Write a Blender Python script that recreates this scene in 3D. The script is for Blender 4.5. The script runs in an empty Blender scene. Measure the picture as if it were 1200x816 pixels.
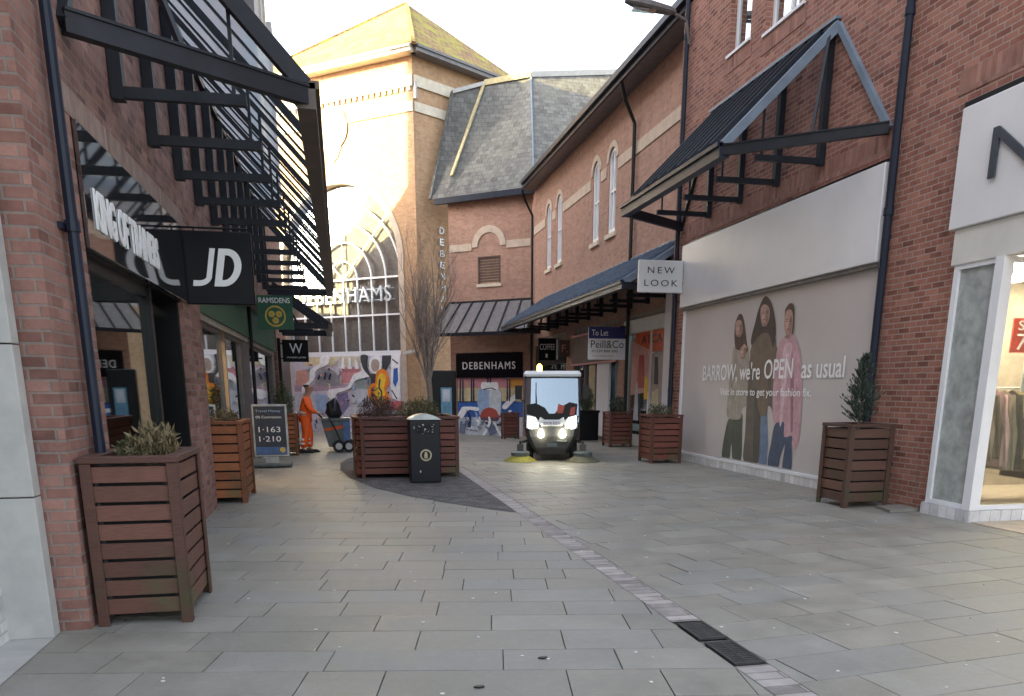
import bpy, bmesh, math, random
from math import sin, cos, pi, radians, sqrt, atan2
from mathutils import Vector, Matrix
random.seed(7)
sc = bpy.context.scene
COL = sc.collection
# ------------------------------------------------------------ camera
cam = bpy.data.cameras.new('camera'); camo = bpy.data.objects.new('camera', cam); COL.objects.link(camo)
cam.sensor_width = 36; cam.sensor_fit = 'HORIZONTAL'; cam.lens = 36*930/1200
cam.shift_y = (687-408)/1200.0
cam.clip_start = .05; cam.clip_end = 3000
yaw = math.atan(200/958.0); pitch = math.atan(232/930.0)
camo.location = (0, 0, 1.6); camo.rotation_euler = (pi/2-pitch, 0, -yaw)
sc.camera = camo
# ------------------------------------------------------------ light
SUN_AZ = Vector((-.995, -.10, 0)).normalized(); SUN_EL = radians(15)
world = bpy.data.worlds.new('World'); sc.world = world; world.use_nodes = True
wn = world.node_tree; bg = wn.nodes['Background']; sky = wn.nodes.new('ShaderNodeTexSky')
sky.sky_type = 'NISHITA'; sky.sun_disc = False; sky.sun_elevation = SUN_EL
sky.sun_rotation = atan2(SUN_AZ.x, SUN_AZ.y) % (2*pi)
sky.air_density = 1.0; sky.dust_density = 4.0; sky.ozone_density = 1.2
hs = wn.nodes.new('ShaderNodeHueSaturation'); hs.inputs['Saturation'].default_value = .48; wn.links.new(sky.outputs[0], hs.inputs['Color']); wn.links.new(hs.outputs[0], bg.inputs[0]); bg.inputs[1].default_value = .15
sun = bpy.data.lights.new('sun', 'SUN'); sun.energy = 4.2; sun.angle = radians(.5); sun.color = (1, .84, .42)
suno = bpy.data.objects.new('sun', sun); COL.objects.link(suno)
sd = Vector((SUN_AZ.x*cos(SUN_EL), SUN_AZ.y*cos(SUN_EL), sin(SUN_EL)))
suno.rotation_euler = sd.to_track_quat('Z', 'Y').to_euler(); suno.location = (-20, 0, 40)
vs = sc.view_settings; vs.view_transform = 'Standard'; vs.look = 'None'; vs.gamma = 1; vs.use_curve_mapping = False
vs.exposure = 3.0
sc.render.engine = 'CYCLES'; sc.cycles.max_bounces = 8; sc.cycles.transparent_max_bounces = 16
# ------------------------------------------------------------ materials
MATS = {}
def nd(nt, t, **k):
    n = nt.nodes.new(t)
    for a, b in k.items():
        if a.startswith('i_'): n.inputs[a[2:].replace('_', ' ')].default_value = b
        else: setattr(n, a, b)
    return n
def newmat(name):
    m = bpy.data.materials.new(name); m.use_nodes = True
    nt = m.node_tree; b = nt.nodes['Principled BSDF']; MATS[name] = m
    return m, nt, b
def ramp(nt, fac, stops):
    r = nd(nt, 'ShaderNodeValToRGB'); e = r.color_ramp.elements
    while len(e) < len(stops): e.new(.5)
    for x, (p, c) in zip(e, stops): x.position = p; x.color = (*c, 1)
    nt.links.new(fac, r.inputs[0]); return r.outputs[0]
def noise(nt, scale, detail=4, coord=None, rough=.6, stretch=None):
    n = nd(nt, 'ShaderNodeTexNoise'); n.inputs['Scale'].default_value = scale; n.inputs['Detail'].default_value = detail
    n.inputs['Roughness'].default_value = rough
    if coord is None: coord = nd(nt, 'ShaderNodeTexCoord').outputs['Object']
    if stretch:
        mp = nd(nt, 'ShaderNodeMapping'); mp.inputs['Scale'].default_value = stretch
        nt.links.new(coord, mp.inputs[0]); coord = mp.outputs[0]
    nt.links.new(coord, n.inputs['Vector']); return n.outputs[0]
def mixc(nt, fac, a, b, mode='MIX'):
    m = nd(nt, 'ShaderNodeMix', data_type='RGBA', blend_type=mode)
    for i, v in ((0, fac), (6, a), (7, b)):
        if isinstance(v, (int, float)): m.inputs[i].default_value = v
        elif isinstance(v, tuple): m.inputs[i].default_value = (*v, 1)
        else: nt.links.new(v, m.inputs[i])
    return m.outputs[2]
def bump(nt, b, h, s, d=.01):
    n = nd(nt, 'ShaderNodeBump'); n.inputs['Strength'].default_value = s; n.inputs['Distance'].default_value = d
    nt.links.new(h, n.inputs['Height']); nt.links.new(n.outputs[0], b.inputs['Normal'])
def plain(name, c, rough=.6, metal=0, var=.25, scale=6, spec=.5, bmp=.0):
    m, nt, b = newmat(name)
    f = noise(nt, scale, 5)
    lo = tuple(x*(1-var) for x in c); hi = tuple(min(1, x*(1+var)) for x in c)
    col = ramp(nt, f, [(.3, lo), (.7, hi)])
    nt.links.new(col, b.inputs['Base Color']); b.inputs['Roughness'].default_value = rough; b.inputs['Metallic'].default_value = metal
    b.inputs['Specular IOR Level'].default_value = spec
    if bmp: bump(nt, b, f, bmp)
    return m
def emis(name, c, s):
    m, nt, b = newmat(name); b.inputs['Base Color'].default_value = (*c, 1)
    b.inputs['Emission Color'].default_value = (*c, 1); b.inputs['Emission Strength'].default_value = s; return m
def brick(name, c1, c2, mort, bw=.225, rh=.075, ms=.009, dirt=(.05, .045, .04), dirtamt=.35, seed=0, rough=.85, bmp=.6, bias=0, vary=.62):
    m, nt, b = newmat(name)
    uv = nd(nt, 'ShaderNodeTexCoord').outputs['UV']
    t = nd(nt, 'ShaderNodeTexBrick'); t.inputs['Scale'].default_value = 1; t.inputs['Brick Width'].default_value = bw
    t.inputs['Row Height'].default_value = rh; t.inputs['Mortar Size'].default_value = ms; t.inputs['Mortar Smooth'].default_value = .3
    t.inputs['Color1'].default_value = (*c1, 1); t.inputs['Color2'].default_value = (*c2, 1); t.inputs['Mortar'].default_value = (*mort, 1)
    t.inputs['Bias'].default_value = bias
    # wobble the coursing slightly
    wob = nd(nt, 'ShaderNodeTexNoise'); wob.inputs['Scale'].default_value = 3.0
    nt.links.new(uv, wob.inputs['Vector'])
    vm = nd(nt, 'ShaderNodeVectorMath', operation='MULTIPLY_ADD')
    nt.links.new(wob.outputs['Color'], vm.inputs[0]); vm.inputs[1].default_value = (.006, .006, 0); nt.links.new(uv, vm.inputs[2])
    nt.links.new(vm.outputs[0], t.inputs['Vector'])
    obj = nd(nt, 'ShaderNodeTexCoord').outputs['Object']
    fine = noise(nt, 40, 3, obj); big = noise(nt, .9, 5, obj); mid = noise(nt, 5, 4, obj)
    t2 = nd(nt, 'ShaderNodeTexBrick'); t2.inputs['Scale'].default_value = 1; t2.inputs['Brick Width'].default_value = bw
    t2.inputs['Row Height'].default_value = rh; t2.inputs['Mortar Size'].default_value = ms; t2.inputs['Mortar Smooth'].default_value = .3
    t2.inputs['Color1'].default_value = (0, 0, 0, 1); t2.inputs['Color2'].default_value = (1, 1, 1, 1); t2.inputs['Mortar'].default_value = (.5, .5, .5, 1); nt.links.new(vm.outputs[0], t2.inputs['Vector'])
    d1 = tuple(x*vary for x in c1); p2_ = tuple(min(1, x*(1.9-vary)) for x in c2)
    tone = ramp(nt, t2.outputs['Color'], [(0, d1), (.14, c1), (.5, tuple((a_+b_2)/2 for a_, b_2 in zip(c1, c2))), (.86, c2), (1, p2_)])
    tone = mixc(nt, t.outputs['Fac'], tone, mort)
    c = mixc(nt, ramp(nt, fine, [(.3, (0, 0, 0)), (.75, (.4, .4, .4))]), tone, tuple(x*.55 for x in c1))
    stk = noise(nt, 1.0, 5, obj, .6, (2.6, 2.6, .22)); c = mixc(nt, ramp(nt, stk, [(.52, (0, 0, 0)), (.72, (dirtamt*.9,)*3)]), c, dirt)
    eff = noise(nt, 1.3, 6, obj, .75); c = mixc(nt, ramp(nt, eff, [(.6, (0, 0, 0)), (.78, (.28,)*3)]), c, (.42, .39, .36))
    c = mixc(nt, ramp(nt, mid, [(.45, (0, 0, 0)), (.8, (.4, .4, .4))]), c, tuple(min(1, x*1.5) for x in c2))
    dm = ramp(nt, big, [(.5, (0, 0, 0)), (.75, (dirtamt,)*3)])
    c = mixc(nt, dm, c, dirt)
    nt.links.new(c, b.inputs['Base Color']); b.inputs['Roughness'].default_value = rough
    b.inputs['Specular IOR Level'].default_value = .3
    inv = nd(nt, 'ShaderNodeMath', operation='SUBTRACT'); inv.inputs[0].default_value = 1; nt.links.new(t.outputs['Fac'], inv.inputs[1])
    ad = nd(nt, 'ShaderNodeMath', operation='MULTIPLY_ADD'); nt.links.new(fine, ad.inputs[0]); ad.inputs[1].default_value = .35; nt.links.new(inv.outputs[0], ad.inputs[2])
    bump(nt, b, ad.outputs[0], bmp, .008)
    return m
brick('brick_left', (.215, .102, .082), (.33, .175, .14), (.25, .21, .185), dirtamt=.3)
brick('brick_right', (.25, .097, .07), (.36, .165, .12), (.38, .31, .27), dirtamt=.25)
brick('brick_tan', (.38, .21, .155), (.44, .26, .195), (.38, .28, .22), dirtamt=.15, bmp=.3, vary=.86)
brick('brick_tower', (.42, .24, .135), (.49, .30, .17), (.45, .34, .21), dirtamt=.1, bmp=.3, vary=.88)
brick('brick_white', (.55, .55, .53), (.62, .62, .60), (.42, .42, .40), dirtamt=.3)
brick('soldier', (.30, .21, .175), (.36, .26, .22), (.22, .17, .15), bw=.075, rh=.23, ms=.006, dirtamt=.2)
brick('soldier_right', (.30, .14, .105), (.35, .18, .14), (.25, .19, .16), bw=.075, rh=.30, ms=.006, dirtamt=.2)
brick('plinth_tile', (.62, .62, .64), (.68, .68, .70), (.30, .30, .31), bw=.15, rh=.15, ms=.005, dirtamt=.15, rough=.3, bmp=.2)
brick('setts', (.095, .09, .092), (.15, .142, .145), (.08, .075, .07), bw=.14, rh=.10, ms=.01, dirtamt=.3, bmp=.8)
brick('channel_stone', (.33, .30, .29), (.42, .38, .36), (.16, .15, .14), bw=.6, rh=.11, ms=.008, dirtamt=.3, bmp=.6)
brick('slate_tiles', (.115, .11, .102), (.165, .16, .148), (.06, .06, .06), bw=.28, rh=.22, ms=.010, vary=.8, dirt=(.17, .17, .14), dirtamt=.5, bmp=.7)
m, nt, b = newmat('mossy_tiles')
uv = nd(nt, 'ShaderNodeTexCoord').outputs['UV']
t = nd(nt, 'ShaderNodeTexBrick'); t.inputs['Scale'].default_value = 1; t.inputs['Brick Width'].default_value = .3; t.inputs['Row Height'].default_value = .25; t.inputs['Mortar Size'].default_value = .015
t.inputs['Color1'].default_value = (.22, .12, .05, 1); t.inputs['Color2'].default_value = (.33, .19, .08, 1); t.inputs['Mortar'].default_value = (.04, .035, .03, 1)
nt.links.new(uv, t.inputs['Vector'])
o_ = nd(nt, 'ShaderNodeTexCoord').outputs['Object']
c = mixc(nt, ramp(nt, noise(nt, 1.4, 7, o_, .75), [(.46, (0, 0, 0)), (.6, (1, 1, 1))]), t.outputs['Color'], (.30, .27, .03))
nt.links.new(c, b.inputs['Base Color']); b.inputs['Roughness'].default_value = .9; bump(nt, b, t.outputs['Fac'], -.5, .02)
# paving slabs coloured by a per-slab random attribute
m, nt, b = newmat('paving_slab')
at = nd(nt, 'ShaderNodeAttribute', attribute_name='slab'); o_ = nd(nt, 'ShaderNodeTexCoord').outputs['Object']
base = ramp(nt, at.outputs['Fac'], [(0, (.26, .245, .215)), (.2, (.305, .285, .25)), (.4, (.285, .26, .22)), (.6, (.32, .30, .262)), (.8, (.275, .268, .255)), (1, (.34, .32, .28))])
n1 = noise(nt, 2.2, 6, o_, .7); n2 = noise(nt, 14, 5, o_, .7); n3 = noise(nt, .35, 4, o_)
base = mixc(nt, ramp(nt, n1, [(.35, (.5,)*3), (.7, (0,)*3)]), base, (.125, .125, .105))
base = mixc(nt, ramp(nt, n2, [(.5, (0,)*3), (.8, (.4,)*3)]), base, (.34, .325, .285))
base = mixc(nt, ramp(nt, n3, [(.5, (0,)*3), (.7, (.35,)*3)]), base, (.13, .135, .10))
n4 = noise(nt, 60, 2, o_)
base = mixc(nt, ramp(nt, n4, [(.62, (0,)*3), (.75, (.5,)*3)]), base, (.08, .075, .065))
nt.links.new(base, b.inputs['Base Color']); b.inputs['Specular IOR Level'].default_value = .45
n5 = noise(nt, .8, 6, o_, .7); base = mixc(nt, ramp(nt, n5, [(.56, (0,)*3), (.66, (.35,)*3)]), base, (.12, .115, .10))
n6 = noise(nt, 1.1, 5, o_, .6, (3, .6, 1)); base = mixc(nt, ramp(nt, n6, [(.58, (0,)*3), (.72, (.3,)*3)]), base, (.38, .365, .33))
rr = ramp(nt, n1, [(.3, (.42,)*3), (.7, (.72,)*3)]); nt.links.new(rr, b.inputs['Roughness']); bump(nt, b, n2, .35, .006)
plain('grout', (.17, .16, .14), .9, scale=20)
plain('ground_far', (.20, .20, .18), .85, scale=2)
# wood stain for planters, one with warm light in its colour
def wood(name, c1, c2):
    m, nt, b = newmat(name); o_ = nd(nt, 'ShaderNodeTexCoord').outputs['Object']
    g = noise(nt, 6, 6, o_, .65, (2, 2, 22)); k = noise(nt, 1.7, 3, o_)
    c = ramp(nt, g, [(.3, c1), (.7, c2)]); c = mixc(nt, ramp(nt, k, [(.45, (0,)*3), (.75, (.5,)*3)]), c, tuple(x*.55 for x in c1))
    gm = nd(nt, 'ShaderNodeSeparateXYZ'); nt.links.new(o_, gm.inputs[0])
    lo = nd(nt, 'ShaderNodeMapRange'); lo.inputs[1].default_value = .7; lo.inputs[2].default_value = .0; nt.links.new(gm.outputs[2], lo.inputs[0])
    pm = nd(nt, 'ShaderNodeMath', operation='MULTIPLY'); nt.links.new(lo.outputs[0], pm.inputs[0])
    nt.links.new(ramp(nt, noise(nt, 2.6, 4, o_), [(.5, (0,)*3), (.62, (.8,)*3)]), pm.inputs[1])
    c = mixc(nt, pm.outputs[0], c, (.065, .08, .028))
    at = nd(nt, 'ShaderNodeAttribute', attribute_name='slab'); mr = nd(nt, 'ShaderNodeMapRange'); mr.inputs[3].default_value = .72; mr.inputs[4].default_value = 1.35; nt.links.new(at.outputs['Fac'], mr.inputs[0])
    cb = nd(nt, 'ShaderNodeCombineXYZ')
    for i_ in range(3): nt.links.new(mr.outputs[0], cb.inputs[i_])
    c = mixc(nt, 1.0, c, cb.outputs[0], 'MULTIPLY')
    nt.links.new(c, b.inputs['Base Color']); b.inputs['Roughness'].default_value = .62; bump(nt, b, g, .4, .005)
wood('wood_brown', (.085, .034, .024), (.15, .062, .042)); wood('wood_warm_lit', (.22, .065, .024), (.33, .11, .04)); wood('wood_red', (.115, .032, .022), (.175, .055, .036))  # the orange wood has warm shop light put into its colour
wood('wood_dark', (.085, .042, .03), (.13, .062, .042))
plain('soil', (.03, .022, .016), .95, scale=30)
plain('black_metal', (.009, .010, .013), .45, .0, .2, 3, .3); plain('grate_iron', (.04, .038, .038), .6, .0, .3, 8, .4); plain('navy_metal', (.012, .018, .034), .45, .0, .2, 3, .3)
plain('canopy_steel', (.013, .015, .021), .5, 0, .3, 4, .3); plain('gutter_brown', (.085, .06, .045), .5, 0, .35, 3)
plain('blue_grey_cap', (.16, .21, .27), .5, 0, .2, 3); plain('lead_sheet', (.045, .075, .13), .4, .0, .25, 2, .5); plain('seam', (.12, .16, .22), .5)
plain('stone_pale', (.42, .41, .39), .8, 0, .12, 5, bmp=.15); plain('stone_band', (.52, .42, .33), .85, 0, .15, 4); plain('stone_cream', (.62, .54, .42), .85, 0, .12, 4)
plain('white_paint', (.74, .75, .78), .45, 0, .05, 2); plain('white_panel', (.70, .70, .71), .4, 0, .05, 1.2); plain('poster_grey', (.50, .465, .455), .5, 0, .04, 1)
plain('off_white', (.62, .61, .57), .5, 0, .08, 2); plain('letter_white', (.85, .85, .86), .45, 0, .03); plain('letter_black', (.012, .012, .014), .4)
plain('letter_grey', (.045, .055, .07), .45); plain('letter_steel', (.55, .60, .65), .35, .4)
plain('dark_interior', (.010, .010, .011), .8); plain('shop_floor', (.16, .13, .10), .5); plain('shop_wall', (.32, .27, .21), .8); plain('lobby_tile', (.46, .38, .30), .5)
plain('frame_black', (.006, .0065, .008), .35, spec=.3); plain('frame_grey', (.14, .13, .13), .5); plain('concrete_fascia', (.38, .34, .29), .8)
plain('ramsdens_green', (.012, .095, .05), .45, 0, .1); plain('gold', (.55, .40, .06), .4, 0, .15); plain('pale_yellow', (.66, .62, .20), .55, 0, .15); plain('vivid_green', (.02, .26, .09), .5)
plain('rust_brown', (.10, .055, .042), .6); plain('pink_trim', (.58, .26, .27), .6); plain('navy_board', (.018, .028, .15), .45, 0, .05); plain('board_white', (.70, .71, .76), .5, 0, .04)
plain('sign_orange', (.62, .10, .02), .5); plain('sticker_blue', (.13, .30, .42), .5)
plain('aboard_panel', (.025, .032, .05), .45); plain('aboard_blue', (.06, .12, .28), .5); plain('alu', (.42, .43, .45), .35, .6)
plain('plastic_grey', (.095, .115, .12), .5); plain('bin_black', (.006, .008, .014), .35, 0, .1, spec=.3); plain('bin_steel', (.36, .40, .44), .3, .7); plain('brass', (.42, .36, .24), .4, .5)
plain('hi_vis', (.95, .13, .012), .65, 0, .08); plain('reflective', (.62, .62, .58), .4); plain('skin', (.42, .24, .17), .6); plain('dark_cloth', (.018, .018, .022), .85); plain('bin_bag', (.012, .012, .014), .35, 0, .3, 12, bmp=.8)
plain('rubber', (.015, .015, .016), .8); plain('sweeper_dark', (.045, .045, .045), .3, 0, .3, 4); plain('sweeper_white', (.78, .80, .82), .3, 0, .03); plain('sweeper_red', (.55, .05, .03), .3); plain('bristle_yellow', (.30, .27, .05), .9, 0, .4, 30); plain('bristle_grey', (.13, .125, .085), .9, 0, .4, 30)
plain('sunlit_ridge_flashing', (.48, .40, .22), .8); plain('cap_cream', (.45, .40, .28), .8)
plain('bark', (.17, .14, .115), .85, 0, .3, 14); plain('twig', (.20, .16, .14), .85, 0, .3, 14)
def leaf(name, c):
    m, nt, b = newmat(name); f = noise(nt, 14, 3)
    nt.links.new(ramp(nt, f, [(.3, tuple(x*.45 for x in c)), (.7, tuple(x*1.5 for x in c))]), b.inputs['Base Color']); b.inputs['Roughness'].default_value = .65
    b.inputs['Subsurface Weight'].default_value = 0
leaf('leaf_conifer', (.042, .062, .048)); leaf('leaf_green', (.055, .085, .03)); leaf('leaf_heather', (.085, .045, .045)); leaf('leaf_olive', (.10, .085, .035)); leaf('leaf_straw', (.15, .115, .055))
for n_, c_ in dict(olive=(.07, .08, .065), taupe=(.33, .295, .25), hairA=(.075, .04, .03), hairB=(.05, .035, .03), skinp=(.44, .27, .22), jean=(.13, .19, .30), jeand=(.05, .075, .14), coat=(.12, .10, .085), coatd=(.075, .065, .055), scarf=(.155, .115, .085), pink=(.52, .31, .35), pinkl=(.66, .46, .50), pinkd=(.30, .155, .18),
        lav=(.58, .56, .64), cream=(.62, .56, .36), cream2=(.62, .55, .42), salm=(.62, .33, .28), rose=(.62, .27, .30), mauve=(.42, .30, .38), grey=(.30, .29, .31), lblue=(.33, .45, .65), purp=(.24, .20, .36), teal=(.28, .38, .38), lgrey=(.58, .60, .65), white=(.90, .90, .92), dark=(.05, .055, .06), tan=(.42, .33, .28), orange=(.85, .24, .03), yel=(.88, .55, .05), blue=(.04, .13, .42), ink=(.035, .04, .09), red=(.50, .12, .13), orange2=(.72, .33, .06), sand=(.66, .55, .33), whiteb=(.62, .66, .70), brick=(.42, .08, .06), brickd=(.13, .06, .09), slateb=(.16, .19, .28)).items():
    plain('ink_'+n_, c_, .6, 0, .18, 5); plain('ink_'+n_+'_dk', tuple(x*.62 for x in c_), .6, 0, .15, 9); plain('ink_'+n_+'_lt', tuple(min(.95, x*1.35) for x in c_), .6, 0, .15, 9)
for q_ in ('', '_dk', '_lt'): MATS['ink_skin'+q_] = MATS['ink_skinp'+q_]
def glass(name, tint=(.8, .85, .85), base=.06, rough=.02, coef=1.0, transp=(.7, .73, .72)):
    m = bpy.data.materials.new(name); m.use_nodes = True; nt = m.node_tree; nt.nodes.clear(); MATS[name] = m
    out = nd(nt, 'ShaderNodeOutputMaterial'); mx = nd(nt, 'ShaderNodeMixShader'); tr = nd(nt, 'ShaderNodeBsdfTransparent'); gl = nd(nt, 'ShaderNodeBsdfGlossy')
    tr.inputs[0].default_value = (*transp, 1); gl.inputs[0].default_value = (*tint, 1); gl.inputs['Roughness'].default_value = rough
    ge = nd(nt, 'ShaderNodeNewGeometry'); dp = nd(nt, 'ShaderNodeVectorMath', operation='DOT_PRODUCT'); nt.links.new(ge.outputs['Normal'], dp.inputs[0]); nt.links.new(ge.outputs['Incoming'], dp.inputs[1])
    ab = nd(nt, 'ShaderNodeMath', operation='ABSOLUTE'); nt.links.new(dp.outputs['Value'], ab.inputs[0]); iv = nd(nt, 'ShaderNodeMath', operation='SUBTRACT'); iv.inputs[0].default_value = 1; nt.links.new(ab.outputs[0], iv.inputs[1])
    pw = nd(nt, 'ShaderNodeMath', operation='POWER'); nt.links.new(iv.outputs[0], pw.inputs[0]); pw.inputs[1].default_value = 4.5; fr = nd(nt, 'ShaderNodeMath', operation='MULTIPLY_ADD'); nt.links.new(pw.outputs[0], fr.inputs[0]); fr.inputs[1].default_value = .9; fr.inputs[2].default_value = .03
    ma = nd(nt, 'ShaderNodeMath', operation='MULTIPLY_ADD', use_clamp=True); nt.links.new(fr.outputs[0], ma.inputs[0]); ma.inputs[1].default_value = coef; ma.inputs[2].default_value = base
    nt.links.new(ma.outputs[0], mx.inputs[0]); nt.links.new(tr.outputs[0], mx.inputs[1]); nt.links.new(gl.outputs[0], mx.inputs[2]); nt.links.new(mx.outputs[0], out.inputs[0])
glass('shop_glass', base=.10, coef=1.6); glass('roof_glass', base=.03, transp=(.72, .84, .92)); glass('frosted', base=.3, rough=.12, transp=(.5, .55, .53)); glass('windscreen', base=.17, coef=1.2, tint=(.75, .88, 1), transp=(.5, .55, .55))
glass('upper_glass', base=.55, coef=1.0, transp=(.2, .22, .25))
m, nt, b = newmat('gloss_black'); b.inputs['Base Color'].default_value = (.01, .01, .012, 1); b.inputs['Roughness'].default_value = .04; b.inputs['Specular IOR Level'].default_value = 1; b.inputs['IOR'].default_value = 2.1
m, nt, b = newmat('sign_black'); b.inputs['Base Color'].default_value = (.003, .003, .006, 1); b.inputs['Roughness'].default_value = .4; b.inputs['Specular IOR Level'].default_value = .2
emis('lamp_warm', (1, .62, .26), 14); emis('lamp_white', (1, .93, .8), 9); emis('headlight', (1, .93, .66), 7); emis('beacon_lit', (1, .45, .05), 7); emis('shop_light', (1, .86, .64), 16)
plain('arch_glass_back', (.17, .167, .16), .7)
glass('arch_glass', base=.04, coef=.9, transp=(.92, .92, .92))

# ------------------------------------------------------------ builders
def tag(o, label=None, cat=None, group=None, kind=None):
    if label: o['label'] = label
    if cat: o['category'] = cat
    if group: o['group'] = group
    if kind: o['kind'] = kind
    return o
def thing(name, loc, label, cat, rz=0, group=None):
    o = bpy.data.objects.new(name, None); COL.objects.link(o); o.location = loc; o.rotation_euler = (0, 0, rz); o.empty_display_size = .2
    return tag(o, label, cat, group)
class Frame:
    """vertical plane: u along the wall, n out of the wall, z up"""
    def __init__(s, ox, oy, d, nrm, m=1.0): s.o = (ox, oy); s.d = d; s.n = nrm; s.m = m   # m: size module of the building
    def __call__(s, u, n, z):
        m = s.m; return Vector((s.o[0]+(s.d[0]*u+s.n[0]*n)*m, s.o[1]+(s.d[1]*u+s.n[1]*n)*m, 1.6+(z-1.6)*m if m != 1 else z))
def FL(x): return Frame(x, 0, (0, 1), (1, 0))
def FR(x): return Frame(x, 0, (0, 1), (-1, 0))
def FY(y): return Frame(0, y, (1, 0), (0, -1))
WORLD = Frame(0, 0, (1, 0), (0, 1))
dT = (-.775, .632); nT = (-.632, -.775)
FT = Frame(3.6, 37.9, dT, nT, 1.06); FW = Frame(8.15, 34.96, dT, nT)
FS = Frame(3.6, 37.9, (.83, .558), (.558, -.83), 1.06)
class MB:
    def __init__(s): s.v = []; s.f = []; s.mi = []; s.cur = 0; s.attr = None
    def add(s, vs, fs):
        k = len(s.v); s.v += [Vector(v) for v in vs]
        for f in fs: s.f.append([k+i for i in f]); s.mi.append(s.cur)
        return s
    def hexa(s, p):  # 8 points, bottom 4 then top 4
        return s.add(p, [(0, 3, 2, 1), (4, 5, 6, 7), (0, 1, 5, 4), (1, 2, 6, 5), (2, 3, 7, 6), (3, 0, 4, 7)])
    def box(s, x0, x1, y0, y1, z0, z1): return s.boxf(WORLD, x0, x1, y0, y1, z0, z1)
    def boxf(s, F, u0, u1, n0, n1, z0, z1):
        return s.hexa([F(u0, n0, z0), F(u1, n0, z0), F(u1, n1, z0), F(u0, n1, z0), F(u0, n0, z1), F(u1, n0, z1), F(u1, n1, z1), F(u0, n1, z1)])
    def polyf(s, F, pts, n0, n1):
        k = len(pts); vs = [F(u, n0, z) for u, z in pts]+[F(u, n1, z) for u, z in pts]
        return s.add(vs, [tuple(range(k)), tuple(range(2*k-1, k-1, -1))]+[(i, (i+1) % k, k+(i+1) % k, k+i) for i in range(k)])
    def prism(s, pts, z0, z1):
        k = len(pts); vs = [(x, y, z0) for x, y in pts]+[(x, y, z1) for x, y in pts]
        return s.add(vs, [tuple(range(k)), tuple(range(2*k-1, k-1, -1))]+[(i, (i+1) % k, k+(i+1) % k, k+i) for i in range(k)])
    def bar(s, a, b, w, h, up=(0, 0, 1)):
        a = Vector(a); b = Vector(b); d = (b-a).normalized(); up = Vector(up)
        if abs(d.dot(up)) > .99: up = Vector((1, 0, 0))
        x = d.cross(up).normalized()*w/2; y = x.normalized().cross(d)*h/2
        return s.hexa([a-x-y, b-x-y, b+x-y, a+x-y, a-x+y, b-x+y, b+x+y, a+x+y])
    def tube(s, pts, rs, n=8, cap=True):
        pts = [Vector(p) for p in pts]
        if not isinstance(rs, (list, tuple)): rs = [rs]*len(pts)
        vs = []
        for i, p in enumerate(pts):
            d = (pts[min(i+1, len(pts)-1)]-pts[max(i-1, 0)]).normalized(); up = Vector((0, 0, 1)) if abs(d.z) < .9 else Vector((1, 0, 0))
            x = d.cross(up).normalized(); y = x.cross(d)
            vs += [p+(x*cos(2*pi*k/n)+y*sin(2*pi*k/n))*rs[i] for k in range(n)]
        fs = [(i*n+k, i*n+(k+1) % n, (i+1)*n+(k+1) % n, (i+1)*n+k) for i in range(len(pts)-1) for k in range(n)]
        if cap: fs += [tuple(range(n)), tuple(range(len(vs)-1, len(vs)-n-1, -1))]
        return s.add(vs, fs)
    def lathe(s, c, prof, n=24, axis='z'):
        c = Vector(c); vs = []
        for r, h in prof:
            for k in range(n):
                a = 2*pi*k/n
                p = (r*cos(a), r*sin(a), h) if axis == 'z' else ((h, r*cos(a), r*sin(a)) if axis == 'x' else (r*cos(a), h, r*sin(a)))
                vs.append(c+Vector(p))
        m_ = len(prof)
        return s.add(vs, [(i*n+k, i*n+(k+1) % n, (i+1)*n+(k+1) % n, (i+1)*n+k) for i in range(m_-1) for k in range(n)]+[tuple(range(n)), tuple(range(m_*n-1, m_*n-n-1, -1))])
    def ringf(s, F, cu, cz, r0, r1, n0, n1, a0=0, a1=pi, seg=24, sx=1):
        """band between two radii on a wall frame"""
        for i in range(seg):
            a = a0+(a1-a0)*i/seg; b = a0+(a1-a0)*(i+1)/seg
            P = [(cu+r0*cos(a)*sx, cz+r0*sin(a)), (cu+r1*cos(a)*sx, cz+r1*sin(a)), (cu+r1*cos(b)*sx, cz+r1*sin(b)), (cu+r0*cos(b)*sx, cz+r0*sin(b))]
            s.hexa([F(u, n0, z) for u, z in P]+[F(u, n1, z) for u, z in P])
        return s
    def archfill(s, F, cu, z0, r, ztop, n0, n1, seg=20):
        for i in range(seg):
            a = pi*i/seg; b = pi*(i+1)/seg
            P = [(cu+r*cos(a), z0+r*sin(a)), (cu+r*cos(a), ztop), (cu+r*cos(b), ztop), (cu+r*cos(b), z0+r*sin(b))]
            s.hexa([F(u, n0, z) for u, z in P]+[F(u, n1, z) for u, z in P])
        return s
    def build(s, name, mats, parent=None, smooth=False, bevel=0, merge=False, world=True, attr=None):
        me = bpy.data.meshes.new(name)
        off = Vector(parent.location) if (parent is not None and world) else Vector((0, 0, 0))
        inv = Matrix.Rotation(-parent.rotation_euler.z, 3, 'Z') if (parent is not None and world) else Matrix.Identity(3)
        if parent is not None and world and parent.parent is not None: off = off+Vector(parent.parent.location)
        me.from_pydata([inv @ (v-off) for v in s.v], [], s.f)
        if not isinstance(mats, (list, tuple)): mats = [mats]
        for m_ in mats: me.materials.append(MATS[m_])
        me.polygons.foreach_set('material_index', s.mi)
        bm = bmesh.new(); bm.from_mesh(me)
        if merge: bmesh.ops.remove_doubles(bm, verts=bm.verts, dist=1e-4)
        bmesh.ops.recalc_face_normals(bm, faces=bm.faces)
        if bevel: bmesh.ops.bevel(bm, geom=[e for e in bm.edges if e.is_manifold and e.calc_face_angle(0) > .6], offset=bevel, segments=1, affect='EDGES', clamp_overlap=True)
        uv = bm.loops.layers.uv.new('UVMap')
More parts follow.
